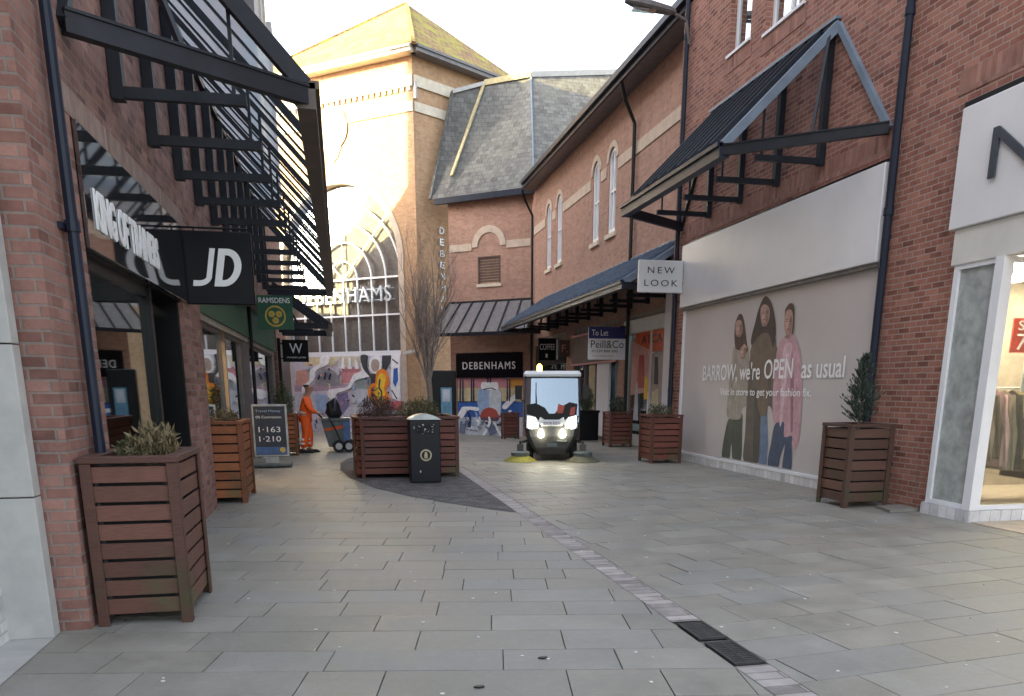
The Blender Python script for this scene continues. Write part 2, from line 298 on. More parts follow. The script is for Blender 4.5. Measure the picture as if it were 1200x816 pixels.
        for f in bm.faces:
            n = f.normal
            if abs(n.z) > .85:
                for l in f.loops: l[uv].uv = (l.vert.co.x, l.vert.co.y)
            else:
                t = Vector((-n.y, n.x, 0)).normalized(); k = 1/max(.2, sqrt(1-n.z*n.z))
                for l in f.loops: l[uv].uv = (t.dot(l.vert.co+off), (l.vert.co.z+off.z)*k)
            if smooth: f.smooth = True
        bm.to_mesh(me); bm.free()
        if attr:   # tone per board, chosen by height band
            a = me.attributes.new('slab', 'FLOAT', 'FACE'); lo, pitch_, sd_ = attr
            a.data.foreach_set('value', [random.Random(int((p.center.z-lo)//pitch_)*31+sd_).random() for p in me.polygons])
        o = bpy.data.objects.new(name, me); COL.objects.link(o)
        if parent is not None: o.parent = parent
        return o
def wall(mb, F, u0, u1, z0, z1, n0, n1, holes=()):
    us = sorted({u0, u1, *[h[0] for h in holes], *[h[1] for h in holes]}); us = [u for u in us if u0 <= u <= u1]
    for a, b in zip(us, us[1:]):
        cov = sorted([(h[2], h[3]) for h in holes if h[0] <= a+1e-6 and h[1] >= b-1e-6]); z = z0
        for h0, h1 in cov:
            if h0 > z: mb.boxf(F, a, b, n0, n1, z, h0)
            z = max(z, h1)
        if z < z1: mb.boxf(F, a, b, n0, n1, z, z1)
    return mb
def subst(name, mb, mats, kind='structure', **k):
    o = mb.build(name, mats, **k); o['kind'] = kind; return o
_txt = {}
def textmb(body, F, ua, ub, z0, z1, n0, n1, shear=0, mb=None, track=1.0, slope=0, bold=0):
    """raised lettering reading from ua to ub on frame F"""
    key = (body, shear, track, bold)
    if key not in _txt:
        cu = bpy.data.curves.new('t', 'FONT'); cu.body = body; cu.size = 1; cu.shear = shear; cu.space_character = track; cu.extrude = .5; cu.offset = bold; cu.resolution_u = 4
        ob = bpy.data.objects.new('t', cu); COL.objects.link(ob)
        me = bpy.data.meshes.new_from_object(ob.evaluated_get(bpy.context.evaluated_depsgraph_get()))
        _txt[key] = ([v.co.copy() for v in me.vertices], [tuple(p.vertices) for p in me.polygons])
        bpy.data.objects.remove(ob); bpy.data.curves.remove(cu); bpy.data.meshes.remove(me)
    vs, fs = _txt[key]
    x0 = min(v.x for v in vs); x1 = max(v.x for v in vs); y0 = min(v.y for v in vs); y1 = max(v.y for v in vs)
    mb = mb or MB()
    mb.add([F(ua+(ub-ua)*(v.x-x0)/(x1-x0), n0+(n1-n0)*(v.z+.5), z0+(z1-z0)*(v.y-y0)/(y1-y0)+slope*(v.x-x0)/(x1-x0)) for v in vs], fs)
    return mb
def copy_tree(o, parent=None):
    c = o.copy(); COL.objects.link(c); c.parent = parent
    for ch in list(o.children): copy_tree(ch, c)
    return c
def roofglass(name):
    m = bpy.data.materials.new(name); m.use_nodes = True; nt = m.node_tree; nt.nodes.clear(); MATS[name] = m
    out = nd(nt, 'ShaderNodeOutputMaterial'); m1 = nd(nt, 'ShaderNodeMixShader'); m2 = nd(nt, 'ShaderNodeMixShader')
    tr = nd(nt, 'ShaderNodeBsdfTransparent'); tl = nd(nt, 'ShaderNodeBsdfTranslucent'); gl = nd(nt, 'ShaderNodeBsdfGlossy')
    tr.inputs[0].default_value = (.85, .93, .97, 1); tl.inputs[0].default_value = (.75, .85, .92, 1); gl.inputs['Roughness'].default_value = .05
    m1.inputs[0].default_value = .35; nt.links.new(tr.outputs[0], m1.inputs[1]); nt.links.new(tl.outputs[0], m1.inputs[2])
    m2.inputs[0].default_value = .1; nt.links.new(m1.outputs[0], m2.inputs[1]); nt.links.new(gl.outputs[0], m2.inputs[2]); nt.links.new(m2.outputs[0], out.inputs[0])
roofglass('roof_glass')
plain('window_film', (.37, .40, .385), .18, spec=.5)
glass('canopy_glass', base=.22, coef=1.0, tint=(.7, .8, .95), rough=.08, transp=(.55, .62, .70))
def gz(y): return 0.0 if y < 24 else -.5*min(1, (y-24)/10.0)
def leaves(mb, fn, n, size, up=0.3, asp=3.2):
    for _ in range(n):
        p = fn(); a = random.uniform(0, 2*pi); e = random.gauss(up, .5)
        d = Vector((cos(a)*cos(e), sin(a)*cos(e), sin(e))); sdir = d.cross(Vector((random.uniform(-1, 1), random.uniform(-1, 1), random.uniform(-1, 1)))).normalized()
        s_ = size*random.uniform(.6, 1.4)
        mb.add([p, p+d*s_*.5+sdir*s_/asp/2, p+d*s_, p+d*s_*.5-sdir*s_/asp/2], [(0, 1, 2, 3)])
    return mb
def blob_pt(c, r):
    while True:
        v = Vector((random.uniform(-1, 1), random.uniform(-1, 1), random.uniform(-1, 1)))
        if v.length < 1: return Vector(c)+Vector((v.x*r[0], v.y*r[1], v.z*r[2]))
WOMEN=[
 ('olive',[(14.93,1.03),(14.45,1.14),(14.37,0.78),(14.35,0.21),(14.68,0.19),(14.79,0.52),(14.84,0.2),(15.17,0.21),(15.09,0.75)]),
 ('taupe',[(14.93,2.38),(14.42,2.39),(14.27,2.12),(14.24,1.72),(14.26,1.32),(14.43,1.2),(14.5,1.02),(14.93,1.01),(15.08,1.12),(15.06,1.49),(15.05,1.85),(14.98,2.15)]),
 ('hairA',[(14.84,2.96),(14.72,2.97),(14.62,2.88),(14.53,2.7),(14.43,2.44),(14.37,2.3),(14.46,2.24),(14.6,2.37),(14.66,2.31),(14.86,2.35),(14.95,2.56),(14.95,2.82)]),
 ('skin',[(14.9,2.83),(14.8,2.87),(14.7,2.82),(14.66,2.66),(14.73,2.56),(14.87,2.61)]),
 ('skin',[(14.65,2.34),(14.53,2.42),(14.44,2.36),(14.52,2.19),(14.66,2.14)]),
 ('jean',[(13.75,1.1),(13.49,1.22),(13.36,0.61),(13.36,0.23),(13.66,0.22)]),
 ('coat',[(14.26,2.12),(14.18,2.35),(13.33,2.31),(13.19,1.61),(13.22,1.06),(13.39,1.28),(13.76,1.16),(13.68,0.24),(14.23,0.22),(14.25,0.79),(14.28,1.43)]),
 ('coatd',[(13.96,2.11),(13.7,2.05),(13.71,1.16),(13.66,0.27),(13.86,0.26),(13.96,1.15)]),
 ('scarf',[(14.19,2.46),(13.92,2.61),(13.47,2.53),(13.33,2.31),(13.3,1.82),(13.51,1.72),(13.48,1.17),(13.76,1.16),(14.0,1.72),(14.24,2.12)]),
 ('hairB',[(14.09,2.95),(13.95,3.15),(13.81,3.2),(13.61,3.06),(13.45,2.79),(13.38,2.52),(13.44,2.31),(13.63,2.54),(13.92,2.55),(14.22,2.38),(14.26,2.52),(14.16,2.76)]),
 ('skin',[(13.95,3.02),(13.82,3.06),(13.7,2.98),(13.68,2.81),(13.77,2.68),(13.91,2.77)]),
 ('jeand',[(13.13,1.01),(12.6,0.95),(12.56,0.66),(12.53,0.21),(12.81,0.21),(12.78,0.65),(12.91,0.42),(12.97,0.22),(13.31,0.23),(13.26,0.62)]),
 ('pink',[(13.16,2.43),(12.85,2.49),(12.6,2.27),(12.47,1.96),(12.38,1.51),(12.35,0.89),(12.43,0.59),(12.56,0.66),(12.58,0.8),(12.83,0.78),(12.87,1.02),(13.08,1.01),(13.24,1.04),(13.33,1.5),(13.32,1.93),(13.3,2.25)]),
 ('pinkl',[(13.07,2.29),(12.82,2.33),(12.83,2.08),(12.91,1.61),(12.94,1.02),(13.02,1.02),(13.05,1.71)]),
 ('pinkd',[(12.8,2.23),(12.66,1.71),(12.57,0.88),(12.63,0.85),(12.77,1.71)]),
 ('hairA',[(13.13,2.87),(13.07,2.96),(12.96,3.0),(12.84,2.92),(12.8,2.59),(12.85,2.49),(13.07,2.63)]),
 ('skin',[(13.08,2.86),(12.97,2.9),(12.89,2.82),(12.87,2.62),(12.89,2.46),(12.97,2.42),(13.09,2.63)]),
]
MURALA=[
 ('lav',[(7.33,3.2),(1.09,3.06),(1.16,-0.52),(8.35,-0.71)]),
 ('cream',[(6.63,3.11),(4.59,3.07),(4.65,2.62),(6.61,2.61)]),
 ('salm',[(7.19,2.38),(6.48,2.48),(6.4,1.75),(7.25,1.72)]),
 ('cream2',[(4.52,3.07),(3.27,3.05),(3.37,2.55),(4.49,2.54)]),
 ('rose',[(4.52,2.54),(3.3,2.52),(3.61,1.84),(4.47,1.8)]),
 ('mauve',[(7.32,1.72),(3.87,1.79),(3.89,1.51),(7.35,1.43)]),
 ('grey',[(6.03,1.9),(5.9,2.27),(5.58,2.45),(5.1,2.47),(4.65,2.16),(4.54,1.74),(5.98,1.72)]),
 ('lblue',[(6.08,1.33),(5.39,1.28),(5.29,0.81),(5.52,0.38),(6.07,0.48)]),
 ('purp',[(4.78,1.28),(4.16,1.44),(4.07,0.82),(4.5,0.4),(4.75,0.6)]),
 ('teal',[(3.6,1.95),(3.33,2.1),(2.75,1.99),(2.84,1.54),(3.75,1.59)]),
 ('lgrey',[(3.89,1.54),(2.84,1.54),(2.89,0.62),(3.89,0.4)]),
 ('white',[(5.57,3.06),(5.12,3.06),(5.19,2.67),(5.71,2.5),(5.97,2.32),(6.1,1.96),(6.54,1.64),(6.74,1.38),(6.84,1.38),(6.77,1.7),(6.34,1.96),(6.24,2.43),(5.7,2.68)]),
 ('white',[(3.29,2.7),(3.05,2.4),(2.75,2.14),(3.6,1.95),(3.95,1.59),(4.7,1.38),(4.92,1.12),(5.19,1.12),(5.27,1.49),(4.69,1.59),(4.08,1.69),(3.72,2.2),(3.28,2.35)]),
 ('dark',[(3.27,3.06),(2.89,3.05),(2.97,2.64),(2.8,2.24),(2.49,2.19),(2.65,1.54),(2.85,1.34),(2.75,1.99),(3.15,2.45)]),
 ('dark',[(2.07,3.04),(1.57,3.03),(1.71,2.68),(1.91,2.38),(2.1,2.44)]),
 ('white',[(2.12,2.61),(2.17,2.42),(2.31,2.28),(2.49,2.23),(2.66,2.28),(2.78,2.42),(2.82,2.62),(2.76,2.81),(2.62,2.95),(2.45,3.0),(2.27,2.94),(2.16,2.8)]),
 ('tan',[(2.23,2.59),(2.27,2.45),(2.36,2.35),(2.48,2.32),(2.6,2.35),(2.68,2.45),(2.71,2.59),(2.67,2.73),(2.58,2.83),(2.45,2.86),(2.33,2.82),(2.25,2.72)]),
 ('orange',[(2.42,2.29),(2.03,2.44),(1.82,2.19),(1.75,1.79),(1.95,1.54),(1.78,1.14),(2.12,0.74),(2.31,0.68),(2.56,0.78),(2.81,1.03),(2.94,1.44),(2.7,1.79),(2.51,1.84)]),
 ('yel',[(2.33,2.14),(2.07,2.24),(1.9,1.99),(2.04,1.64),(1.99,1.34),(2.17,0.89),(2.36,0.88),(2.5,1.24),(2.59,1.54),(2.41,1.79)]),
 ('dark',[(2.28,1.99),(2.2,1.94),(2.26,1.64),(2.13,1.44),(2.2,0.94),(2.25,0.94),(2.21,1.39),(2.34,1.62)]),
 ('dark',[(2.77,1.64),(2.63,1.29),(2.58,0.93),(2.67,0.93),(2.73,1.24)]),
 ('white',[(1.57,3.02),(1.11,3.01),(1.19,1.04),(1.59,1.14),(1.66,1.74)]),
 ('blue',[(1.47,2.43),(1.25,2.48),(1.24,1.94),(1.41,1.64),(1.53,1.84)]),
 ('ink',[(1.51,2.87),(1.21,2.67),(1.25,2.62),(1.54,2.82)]),
 ('ink',[(1.6,1.54),(1.31,1.14),(1.37,1.12),(1.64,1.49)]),
 ('red',[(1.91,0.99),(1.1,1.05),(1.11,0.65),(1.99,0.64)]),
 ('ink',[(5.85,2.01),(5.73,2.22),(5.69,2.2),(5.81,1.98)]),
 ('ink',[(5.47,2.01),(5.38,2.32),(5.33,2.32),(5.42,1.98)]),
 ('ink',[(5.2,2.0),(5.08,2.26),(5.03,2.25),(5.13,1.98)]),
 ('white',[(4.43,2.46),(4.29,2.97),(4.23,2.46)]),
 ('white',[(4.03,2.46),(3.9,2.96),(3.83,2.45)]),
 ('white',[(3.63,2.45),(3.51,2.95),(3.44,2.45)]),
]
MURALB=[
 ('rose',[(3.77,2.06),(0.38,2.04),(0.37,1.61),(3.78,1.61)]),
 ('orange2',[(1.17,1.99),(0.42,1.99),(0.46,1.57),(1.08,1.59)]),
 ('sand',[(3.78,1.61),(0.37,1.61),(0.37,1.02),(3.79,0.99)]),
 ('salm',[(3.77,1.92),(2.86,1.92),(3.09,1.61),(3.78,1.57)]),
 ('blue',[(3.79,0.99),(0.37,1.02),(0.37,0.26),(3.81,0.21)]),
 ('lgrey',[(3.81,0.29),(0.37,0.34),(0.37,-0.55),(3.82,-0.65)]),
 ('ink',[(3.79,1.01),(2.7,1.02),(2.71,0.97),(3.79,0.96)]),
 ('ink',[(1.46,1.03),(0.73,1.03),(0.73,0.99),(1.46,0.98)]),
 ('lblue',[(2.63,1.53),(2.44,1.59),(1.71,1.59),(1.51,1.41),(1.49,1.07),(1.6,0.32),(2.5,0.31),(2.68,0.78),(2.72,1.02),(2.7,1.37)]),
 ('whiteb',[(2.08,1.59),(1.71,1.59),(1.51,1.41),(1.49,1.07),(1.6,0.32),(2.04,0.32)]),
 ('white',[(2.49,1.82),(2.3,1.86),(1.8,1.86),(1.66,1.8),(1.71,1.55),(2.44,1.55)]),
 ('dark',[(2.4,1.55),(2.03,1.62),(1.76,1.55),(1.78,1.51),(2.03,1.58),(2.37,1.51)]),
 ('brick',[(2.57,0.31),(2.56,0.42),(2.5,0.53),(2.43,0.62),(2.32,0.69),(2.21,0.73),(2.08,0.75),(1.96,0.73),(1.84,0.69),(1.74,0.63),(1.67,0.54),(1.62,0.43),(1.6,0.32)]),
 ('brickd',[(2.55,0.31),(1.6,0.32),(1.67,0.16),(2.5,0.15)]),
 ('white',[(1.44,0.79),(1.17,1.07),(0.81,1.32),(0.68,1.19),(0.86,1.03),(1.26,0.68)]),
 ('white',[(3.63,0.61),(3.44,0.77),(2.68,0.74),(2.73,0.58),(3.2,0.62),(3.54,0.25),(3.78,0.33)]),
 ('ink',[(3.34,0.69),(3.04,0.3),(3.12,-0.18),(3.31,-0.27),(3.16,0.26)]),
 ('white',[(2.79,0.16),(2.23,0.17),(2.23,0.11),(2.79,0.1)]),
 ('white',[(2.15,0.31),(2.06,0.31),(2.04,-0.0),(2.44,-0.67),(2.54,-0.63),(2.16,0.04)]),
 ('white',[(1.9,0.12),(1.81,0.12),(1.45,-0.54),(1.54,-0.57)]),
 ('whiteb',[(3.26,-0.15),(2.65,-0.23),(2.65,-0.29),(3.26,-0.23)]),
 ('white',[(1.08,0.64),(0.97,0.64),(1.17,-0.46),(1.29,-0.46)]),
 ('white',[(0.9,0.33),(0.81,0.33),(0.99,-0.45),(1.08,-0.45)]),
 ('slateb',[(3.64,0.13),(3.36,-0.03),(3.41,-0.43),(3.7,-0.4)]),
 ('slateb',[(2.18,-0.16),(1.86,0.0),(1.72,-0.35),(2.09,-0.52)]),
 ('dark',[(1.72,0.04),(1.58,0.01),(1.61,-0.09),(1.7,-0.07)]),
 ('ink',[(3.63,2.0),(3.6,2.0),(3.61,1.01),(3.66,1.01)]),
 ('ink',[(3.49,2.0),(3.46,2.0),(3.46,1.01),(3.52,1.01)]),
 ('ink',[(3.03,2.0),(3.0,2.0),(3.0,1.02),(3.06,1.02)]),
 ('ink',[(2.92,2.0),(2.89,2.0),(2.89,1.02),(2.94,1.02)]),
 ('ink',[(1.19,1.99),(1.17,1.99),(1.15,1.03),(1.21,1.03)]),
 ('ink',[(1.07,1.99),(1.05,1.99),(1.03,1.03),(1.09,1.03)]),
 ('ink',[(2.18,2.05),(2.15,2.05),(2.14,1.84),(2.19,1.84)]),
 ('ink',[(2.04,2.05),(2.01,2.05),(2.0,1.84),(2.06,1.84)]),
]# ------------------------------------------------------------ ground
mb = MB()
ys = [-60, 24, 26, 28, 30, 32, 34, 60, 600]
for a, b_ in zip(ys, ys[1:]):
    for xa, xb in ((-500, -3), (-3, 12), (12, 500)):
        mb.add([(xa, a, gz(a)-.02), (xb, a, gz(a)-.02), (xb, b_, gz(b_)-.02), (xa, b_, gz(b_)-.02)], [(0, 1, 2, 3)])
subst('ground', mb, 'grout')
def clip(poly, f):
    out = []
    for i in range(len(poly)):
        a, b_ = poly[i], poly[(i+1) % len(poly)]; fa, fb = f(a), f(b_)
        if fa >= 0: out.append(a)
        if fa*fb < 0: t = fa/(fa-fb); out.append((a[0]+(b_[0]-a[0])*t, a[1]+(b_[1]-a[1])*t))
    return out
def slab_field(name, ang, keep, x0, x1, y0, y1, course, seed):
    rnd = random.Random(seed); mb = MB(); at_ = []
    ca, sa = cos(ang), sin(ang); cx_, cy_ = 2.3, 5
    v = -60.0
    while v < 60:
        h = course*rnd.uniform(.85, 1.15) if rnd.random() < .6 else course*1.0
        u = -60+rnd.uniform(0, 1)
        while u < 60:
            L = rnd.choice([.45, .55, .62, .7, .8, .95, 1.05])
            g = .004
            P = [(u+g, v+g), (u+L-g, v+g), (u+L-g, v+h-g), (u+g, v+h-g)]
            P = [(cx_+p[0]*ca-p[1]*sa, cy_+p[0]*sa+p[1]*ca) for p in P]
            mx = sum(p[0] for p in P)/4; my = sum(p[1] for p in P)/4
            if x0-1 < mx < x1+1 and y0-1 < my < y1+1:
                for f in keep: P = clip(P, f) if len(P) > 2 else P
                if len(P) > 2:
                    dz = rnd.uniform(-.0015, .0015); tx = rnd.gauss(0, .0012); ty = rnd.gauss(0, .0012)
                    top = [(p[0], p[1], gz(p[1])+dz+tx*(p[0]-mx)+ty*(p[1]-my)) for p in P]
                    k = len(P); low = [(p[0], p[1], p[2]-.03) for p in top]
                    mb.add(top+low, [tuple(range(k))]+[(i, (i+1) % k, k+(i+1) % k, k+i) for i in range(k)])
                    r_ = rnd.random(); at_ += [r_]*(k+1)
            u += L
        v += h
    o = mb.build(name, 'paving_slab'); 
    a = o.data.attributes.new('slab', 'FLOAT', 'FACE'); a.data.foreach_set('value', at_)
    o['kind'] = 'structure'; return o
SX0, SX1 = 2.2, 2.42
slab_field('paving', radians(-10.5), [lambda p: SX0-.006-p[0], lambda p: p[0]+3.2, lambda p: p[1]-1, lambda p: 42-p[1]], -3, 2.2, 1, 42, .375, 3)
slab_field('paving', radians(6.5), [lambda p: p[0]-SX1-.006, lambda p: 8.6-p[0], lambda p: p[1]-1, lambda p: 40-p[1]], 2.4, 8.6, 1, 40, .385, 4)
mb = MB()
for a, b_ in ((1, 4.08), (5.02, 24), (24, 40)):
    mb.add([(SX0, a, gz(a)), (SX1, a, gz(a)), (SX1, b_, gz(b_)), (SX0, b_, gz(b_))], [(0, 1, 2, 3)])
subst('drainage_channel', mb, 'channel_stone')
mb = MB(); pts = [(2.2, 10.2), (1.9, 10.55), (1.5, 11.15), (.95, 12.1), (.45, 13.3), (.08, 14.8), (-.1, 16.4), (-.1, 18.0), (.1, 19.2), (.6, 20.2), (1.3, 20.8), (2.2, 21)]
mb.add([(x, y, .006) for x, y in pts], [tuple(range(len(pts)))]); subst('cobbled_area', mb, 'setts')
mb = MB(); mb.add([(-2.2, 1, .004), (-1.93, 1, .004), (-1.93, 5.6, .004), (-2.2, 5.6, .004)], [(0, 1, 2, 3)]); subst('threshold_stone', mb, 'stone_pale')
# drain grates
for k, (ya, yb, lab) in enumerate(((4.62, 4.98, 'dark iron drain grate in the pale channel, the one farther from the camera'), (4.12, 4.54, 'dark iron drain grate in the pale channel, the one nearer the camera'))):
    t = thing('drain_grate', (2.31, (ya+yb)/2, 0), lab, 'drain grate', group='iron grates in the channel')
    f = MB(); f.box(2.22, 2.42, ya, ya+.02, -.01, .004).box(2.22, 2.42, yb-.02, yb, -.01, .004).box(2.22, 2.24, ya+.02, yb-.02, -.01, .004).box(2.40, 2.42, ya+.02, yb-.02, -.01, .004).build('frame', 'grate_iron', t)
    g = MB()
    n_ = 11
    for i in range(n_):
        y = ya+.02+(yb-ya-.04)*(i+.5)/n_; g.box(2.24, 2.40, y-.009, y+.009, -.012, .002)
    g.box(2.315, 2.325, ya+.02, yb-.02, -.012, .003); g.build('bars', 'grate_iron', t)
    MB().box(2.22, 2.42, ya, yb, -.05, -.018).build('pit', 'dark_interior', t)
# litter on the paving
for (x, y, c_, lab) in ((1.12, 4.45, 'letter_black', 'small dark leaf scrap on the paving near the camera'), (.66, 4.05, 'letter_black', 'tiny black scrap on the paving at the bottom edge')):
    o = MB().prism([(x-.03, y), (x-.01, y+.014), (x+.025, y+.012), (x+.03, y-.006), (x, y-.016)], .003, .012).build('litter', c_); tag(o, lab, 'litter')
# chewing gum spots: countless
mb = MB(); rg = random.Random(5)
for _ in range(120):
    x, y = rg.uniform(-1.3, 6.5), rg.uniform(3.4, 13); r_ = rg.uniform(.008, .017)
    mb.prism([(x+r_*cos(a*1.05)*rg.uniform(.7, 1.2), y+r_*sin(a*1.05)*rg.uniform(.7, 1.2)) for a in range(6)], .002, .005)
o = mb.build('gum_spots', 'off_white'); o['kind'] = 'stuff'; tag(o, 'pale trodden gum spots dotted over the grey paving', 'gum')

# ------------------------------------------------------------ LEFT: near white-painted unit
t = thing('painted_shop_wall', (-2.2, 2, 0), 'white painted brick shop wall with pale stone pilaster at the left edge', 'building')
MB().boxf(FL(-2.2), -3, 5.55, -.4, 0, 0, 7).build('wall', 'brick_white', t)
mb = MB()
for z in range(8): mb.box(-2.7, -1.93, 5.5, 5.62, z*.93+.004, z*.93+.925)
mb.build('pilaster', 'stone_pale', t, bevel=.004)
# ------------------------------------------------------------ LEFT: sports shop building
B1 = thing('sports_shop_building', (-1.75, 8, 0), 'red brick shop building with drainpipe on the left, nearest brick pier and mirror black fascia', 'building')
F = FL(-1.75)
mb = MB(); wall(mb, F, 5.66, 11.5, 0, 7, -.45, 0, [(6.62, 10.28, 0, 3.43)]); mb.boxf(F, 10.28, 11.5, -1.2, -.45, 0, 3.43)
mb.build('wall', 'brick_left', B1)
MB().boxf(F, 6.5, 10.75, -.02, .006, 3.43, 3.62).build('lintel', 'soldier', B1)
MB().boxf(F, 6.62, 10.28, -.34, -.03, 2.57, 3.42).build('fascia_backing', 'frame_black', B1)
mb = MB(); mb.tube([(-1.68, 6.12, .05), (-1.68, 6.12, 9)], .036, 10)
for z in (.9, 2.6, 4.4, 6.2): mb.tube([(-1.68, 6.12, z), (-1.68, 6.12, z+.07)], .046, 10); mb.boxf(F, 6.04, 6.2, 0, .03, z+.01, z+.05)
mb.build('drainpipe', 'navy_metal', B1, smooth=False)
# shop window with interior
fr = MB(); FG = F
fr.boxf(FG, 6.62, 8.95, -.16, -.08, 0, .22); fr.boxf(FG, 6.62, 6.68, -.16, -.08, .22, 2.57); fr.boxf(FG, 8.86, 8.95, -.16, -.06, .22, 2.57); fr.boxf(FG, 6.68, 8.86, -.16, -.08, 2.47, 2.57)
w = fr.build('window', 'frame_black', B1); MB().boxf(FG, 6.68, 8.86, -.125, -.115, .22, 2.47).build('pane', 'shop_glass', w)
fr = MB(); fr.boxf(FG, 8.95, 9.0, -.9, -.1, 0, 2.57).boxf(FG, 10.2, 10.28, -.9, -.05, 0, 2.57).boxf(FG, 9.0, 10.2, -.9, -.85, 2.3, 2.57).boxf(FG, 9.55, 9.6, -.9, -.85, 0, 2.3)
dr = fr.build('door', 'frame_black', B1); MB().boxf(FG, 9.0, 9.55, -.88, -.87, 0, 2.3).boxf(FG, 9.6, 10.2, -.88, -.87, 0, 2.3).build('pane', 'shop_glass', dr)
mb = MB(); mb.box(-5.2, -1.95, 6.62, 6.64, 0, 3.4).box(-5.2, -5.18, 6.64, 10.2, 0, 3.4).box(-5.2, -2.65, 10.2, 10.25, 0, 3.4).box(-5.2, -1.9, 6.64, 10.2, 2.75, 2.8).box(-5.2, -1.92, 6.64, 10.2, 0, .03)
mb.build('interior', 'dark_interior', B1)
MB().lathe((-2.2, 7.9, 2.70), [(0.005, 0), (.09, 0), (.09, .04), (.005, .04)], 16).build('ceiling_spotlight', 'lamp_white', B1)
for yy in (7.2, 8.3):
    mb = MB(); mb.lathe((-2.7, yy, .35), [(.1, 0), (.13, .25), (.2, .5), (.17, .7), (.22, .95), (.19, 1.08), (.05, 1.13), (.05, 1.2), (.09, 1.27), (.1, 1.38), (.06, 1.46), (.01, 1.48)], 14)
    o = mb.build('display_mannequin', 'letter_grey' if yy < 8 else 'wood_dark', smooth=True); tag(o, 'dim torso mannequin behind the dark sports shop glass, '+('nearer the brick pier with drainpipe' if yy < 8 else 'nearer the shop door'), 'mannequin')
# mirror fascia sign with letters
t = thing('fascia_sign', (-1.75, 8.4, 2.6), 'long glossy black mirror fascia with white KING OF TRAINERS lettering', 'shop sign')
MB().boxf(F, 6.64, 10.45, -.02, .03, 2.58, 3.42).build('panel', 'gloss_black', t, bevel=.004)
textmb('KING OF TRAINERS', F, 6.85, 9.0, 2.74, 3.03, .032, .042, bold=.03).build('lettering', 'letter_white', t)
# hanging JD sign
t = thing('projecting_sign', (-1.36, 10.55, 2.57), 'black square projecting sign with large white JD letters on the left wall', 'projecting sign')
F5 = FY(10.5)
MB().box(-1.74, -.96, 10.5, 10.6, 2.57, 3.38).build('panel', 'sign_black', t, bevel=.01)
def glyphs(F, u0, z0, w_, h_, n0, n1):
    mb = MB(); sh = .16
    def Pn(x, y): return (u0+(x+sh*(y-.5))*w_, z0+y*h_)
    def quad(ps): 
        P = [Pn(*p) for p in ps]; mb.hexa([F(u, n0, z) for u, z in P]+[F(u, n1, z) for u, z in P])
    # J: stem then hook
    quad([(.26, .25), (.38, .25), (.38, 1), (.26, 1)])
    N = 10
    for i in range(N):
        a = -pi/2*i/N; b_ = -pi/2*(i+1)/N
        o0 = lambda a: (.10+.28*cos(a), .25+.25*sin(a)); i0 = lambda a: (.10+.16*cos(a), .25+.10*sin(a))
        quad([i0(a), o0(a), o0(b_), i0(b_)])
    quad([(-.02, 0), (.10, 0), (.10, .15), (-.02, .15)])
    # D
    quad([(.46, 0), (.62, 0), (.62, 1), (.46, 1)])
    for i in range(16):
        a = -pi/2+pi*i/16; b_ = -pi/2+pi*(i+1)/16
        o0 = lambda a: (.66+.36*cos(a), .5+.5*sin(a)); i0 = lambda a: (.66+.20*cos(a), .5+.33*sin(a))
        quad([i0(a), o0(a), o0(b_), i0(b_)])
    quad([(.62, 0), (.66, 0), (.66, .17), (.62, .17)]); quad([(.62, .83), (.66, .83), (.66, 1), (.62, 1)])
    return mb
glyphs(F5, -1.60, 2.77, .50, .42, .0005, .012).build('lettering', 'letter_white', t)
MB().tube([(-1.76, 10.55, 3.42), (-1.0, 10.55, 3.42)], .012).tube([(-1.1, 10.55, 3.42), (-1.1, 10.55, 3.36)], .01).tube([(-1.6, 10.55, 3.42), (-1.6, 10.55, 3.36)], .01).build('bracket', 'black_metal', t)
# ------------------------------------------------------------ LEFT: second building
B2 = thing('gold_shop_building', (-1.75, 18, 0), 'red brick building on the left with a green fronted gold shop and tall windows', 'building')
mb = MB(); wall(mb, F, 11.5, 24, 3.55, 7, -.4, 0, []); mb.boxf(F, 20.6, 23.9, -3, 0, 7, 12.6); mb.build('wall', 'brick_left', B2)
MB().boxf(F, 11.5, 24, -.3, .007, 3.42, 3.6).build('lintel', 'soldier', B2)
F2 = FL(-2.1)
mb = MB(); wall(mb, F2, 11.5, 28, 0, 3.42, -.3, 0, [(12.1, 19.0, .35, 2.62), (20.5, 27.0, .35, 2.62)]); mb.build('shopfront_surround', 'frame_grey', B2)
MB().boxf(F2, 11.6, 19.9, .005, .09, 2.72, 3.4).build('fascia', 'ramsdens_green', B2)
MB().boxf(F2, 20.4, 27.2, .005, .12, 2.72, 3.4).build('fascia', 'ramsdens_green', B2)
MB().boxf(F2, 11.6, 19.9, .005, .05, 2.62, 2.715).boxf(F2, 20.4, 27.2, .005, .05, 2.62, 2.715).build('fascia_trim', 'concrete_fascia', B2)
for (a, b_, lit) in ((12.1, 13.2, 0), (13.6, 16.0, 1), (16.5, 19.0, 2), (20.5, 27.0, 3)):
    fr = MB(); fr.boxf(F2, a, a+.07, -.1, -.02, .35, 2.62).boxf(F2, b_-.07, b_, -.1, -.02, .35, 2.62).boxf(F2, a+.07, b_-.07, -.1, -.02, .35, .42).boxf(F2, a+.07, b_-.07, -.1, -.02, 2.55, 2.62)
    w = fr.build('window', 'frame_grey', B2); MB().boxf(F2, a+.07, b_-.07, -.07, -.06, .42, 2.55).build('pane', 'shop_glass', w)
MB().box(-4.3, -4.25, 11.5, 27.9, 0, 3.4).box(-4.25, -2.4, 11.5, 11.6, 0, 3.4).box(-4.25, -2.4, 27.8, 27.9, 0, 3.4).box(-4.25, -2.4, 11.6, 27.8, 3.0, 3.05).build('interior', 'shop_wall', B2)
mb = MB(); mb.box(-2.5, -2.45, 14.0, 15.9, .9, 2.0); o = mb.build('window_display', 'pale_yellow', B2)
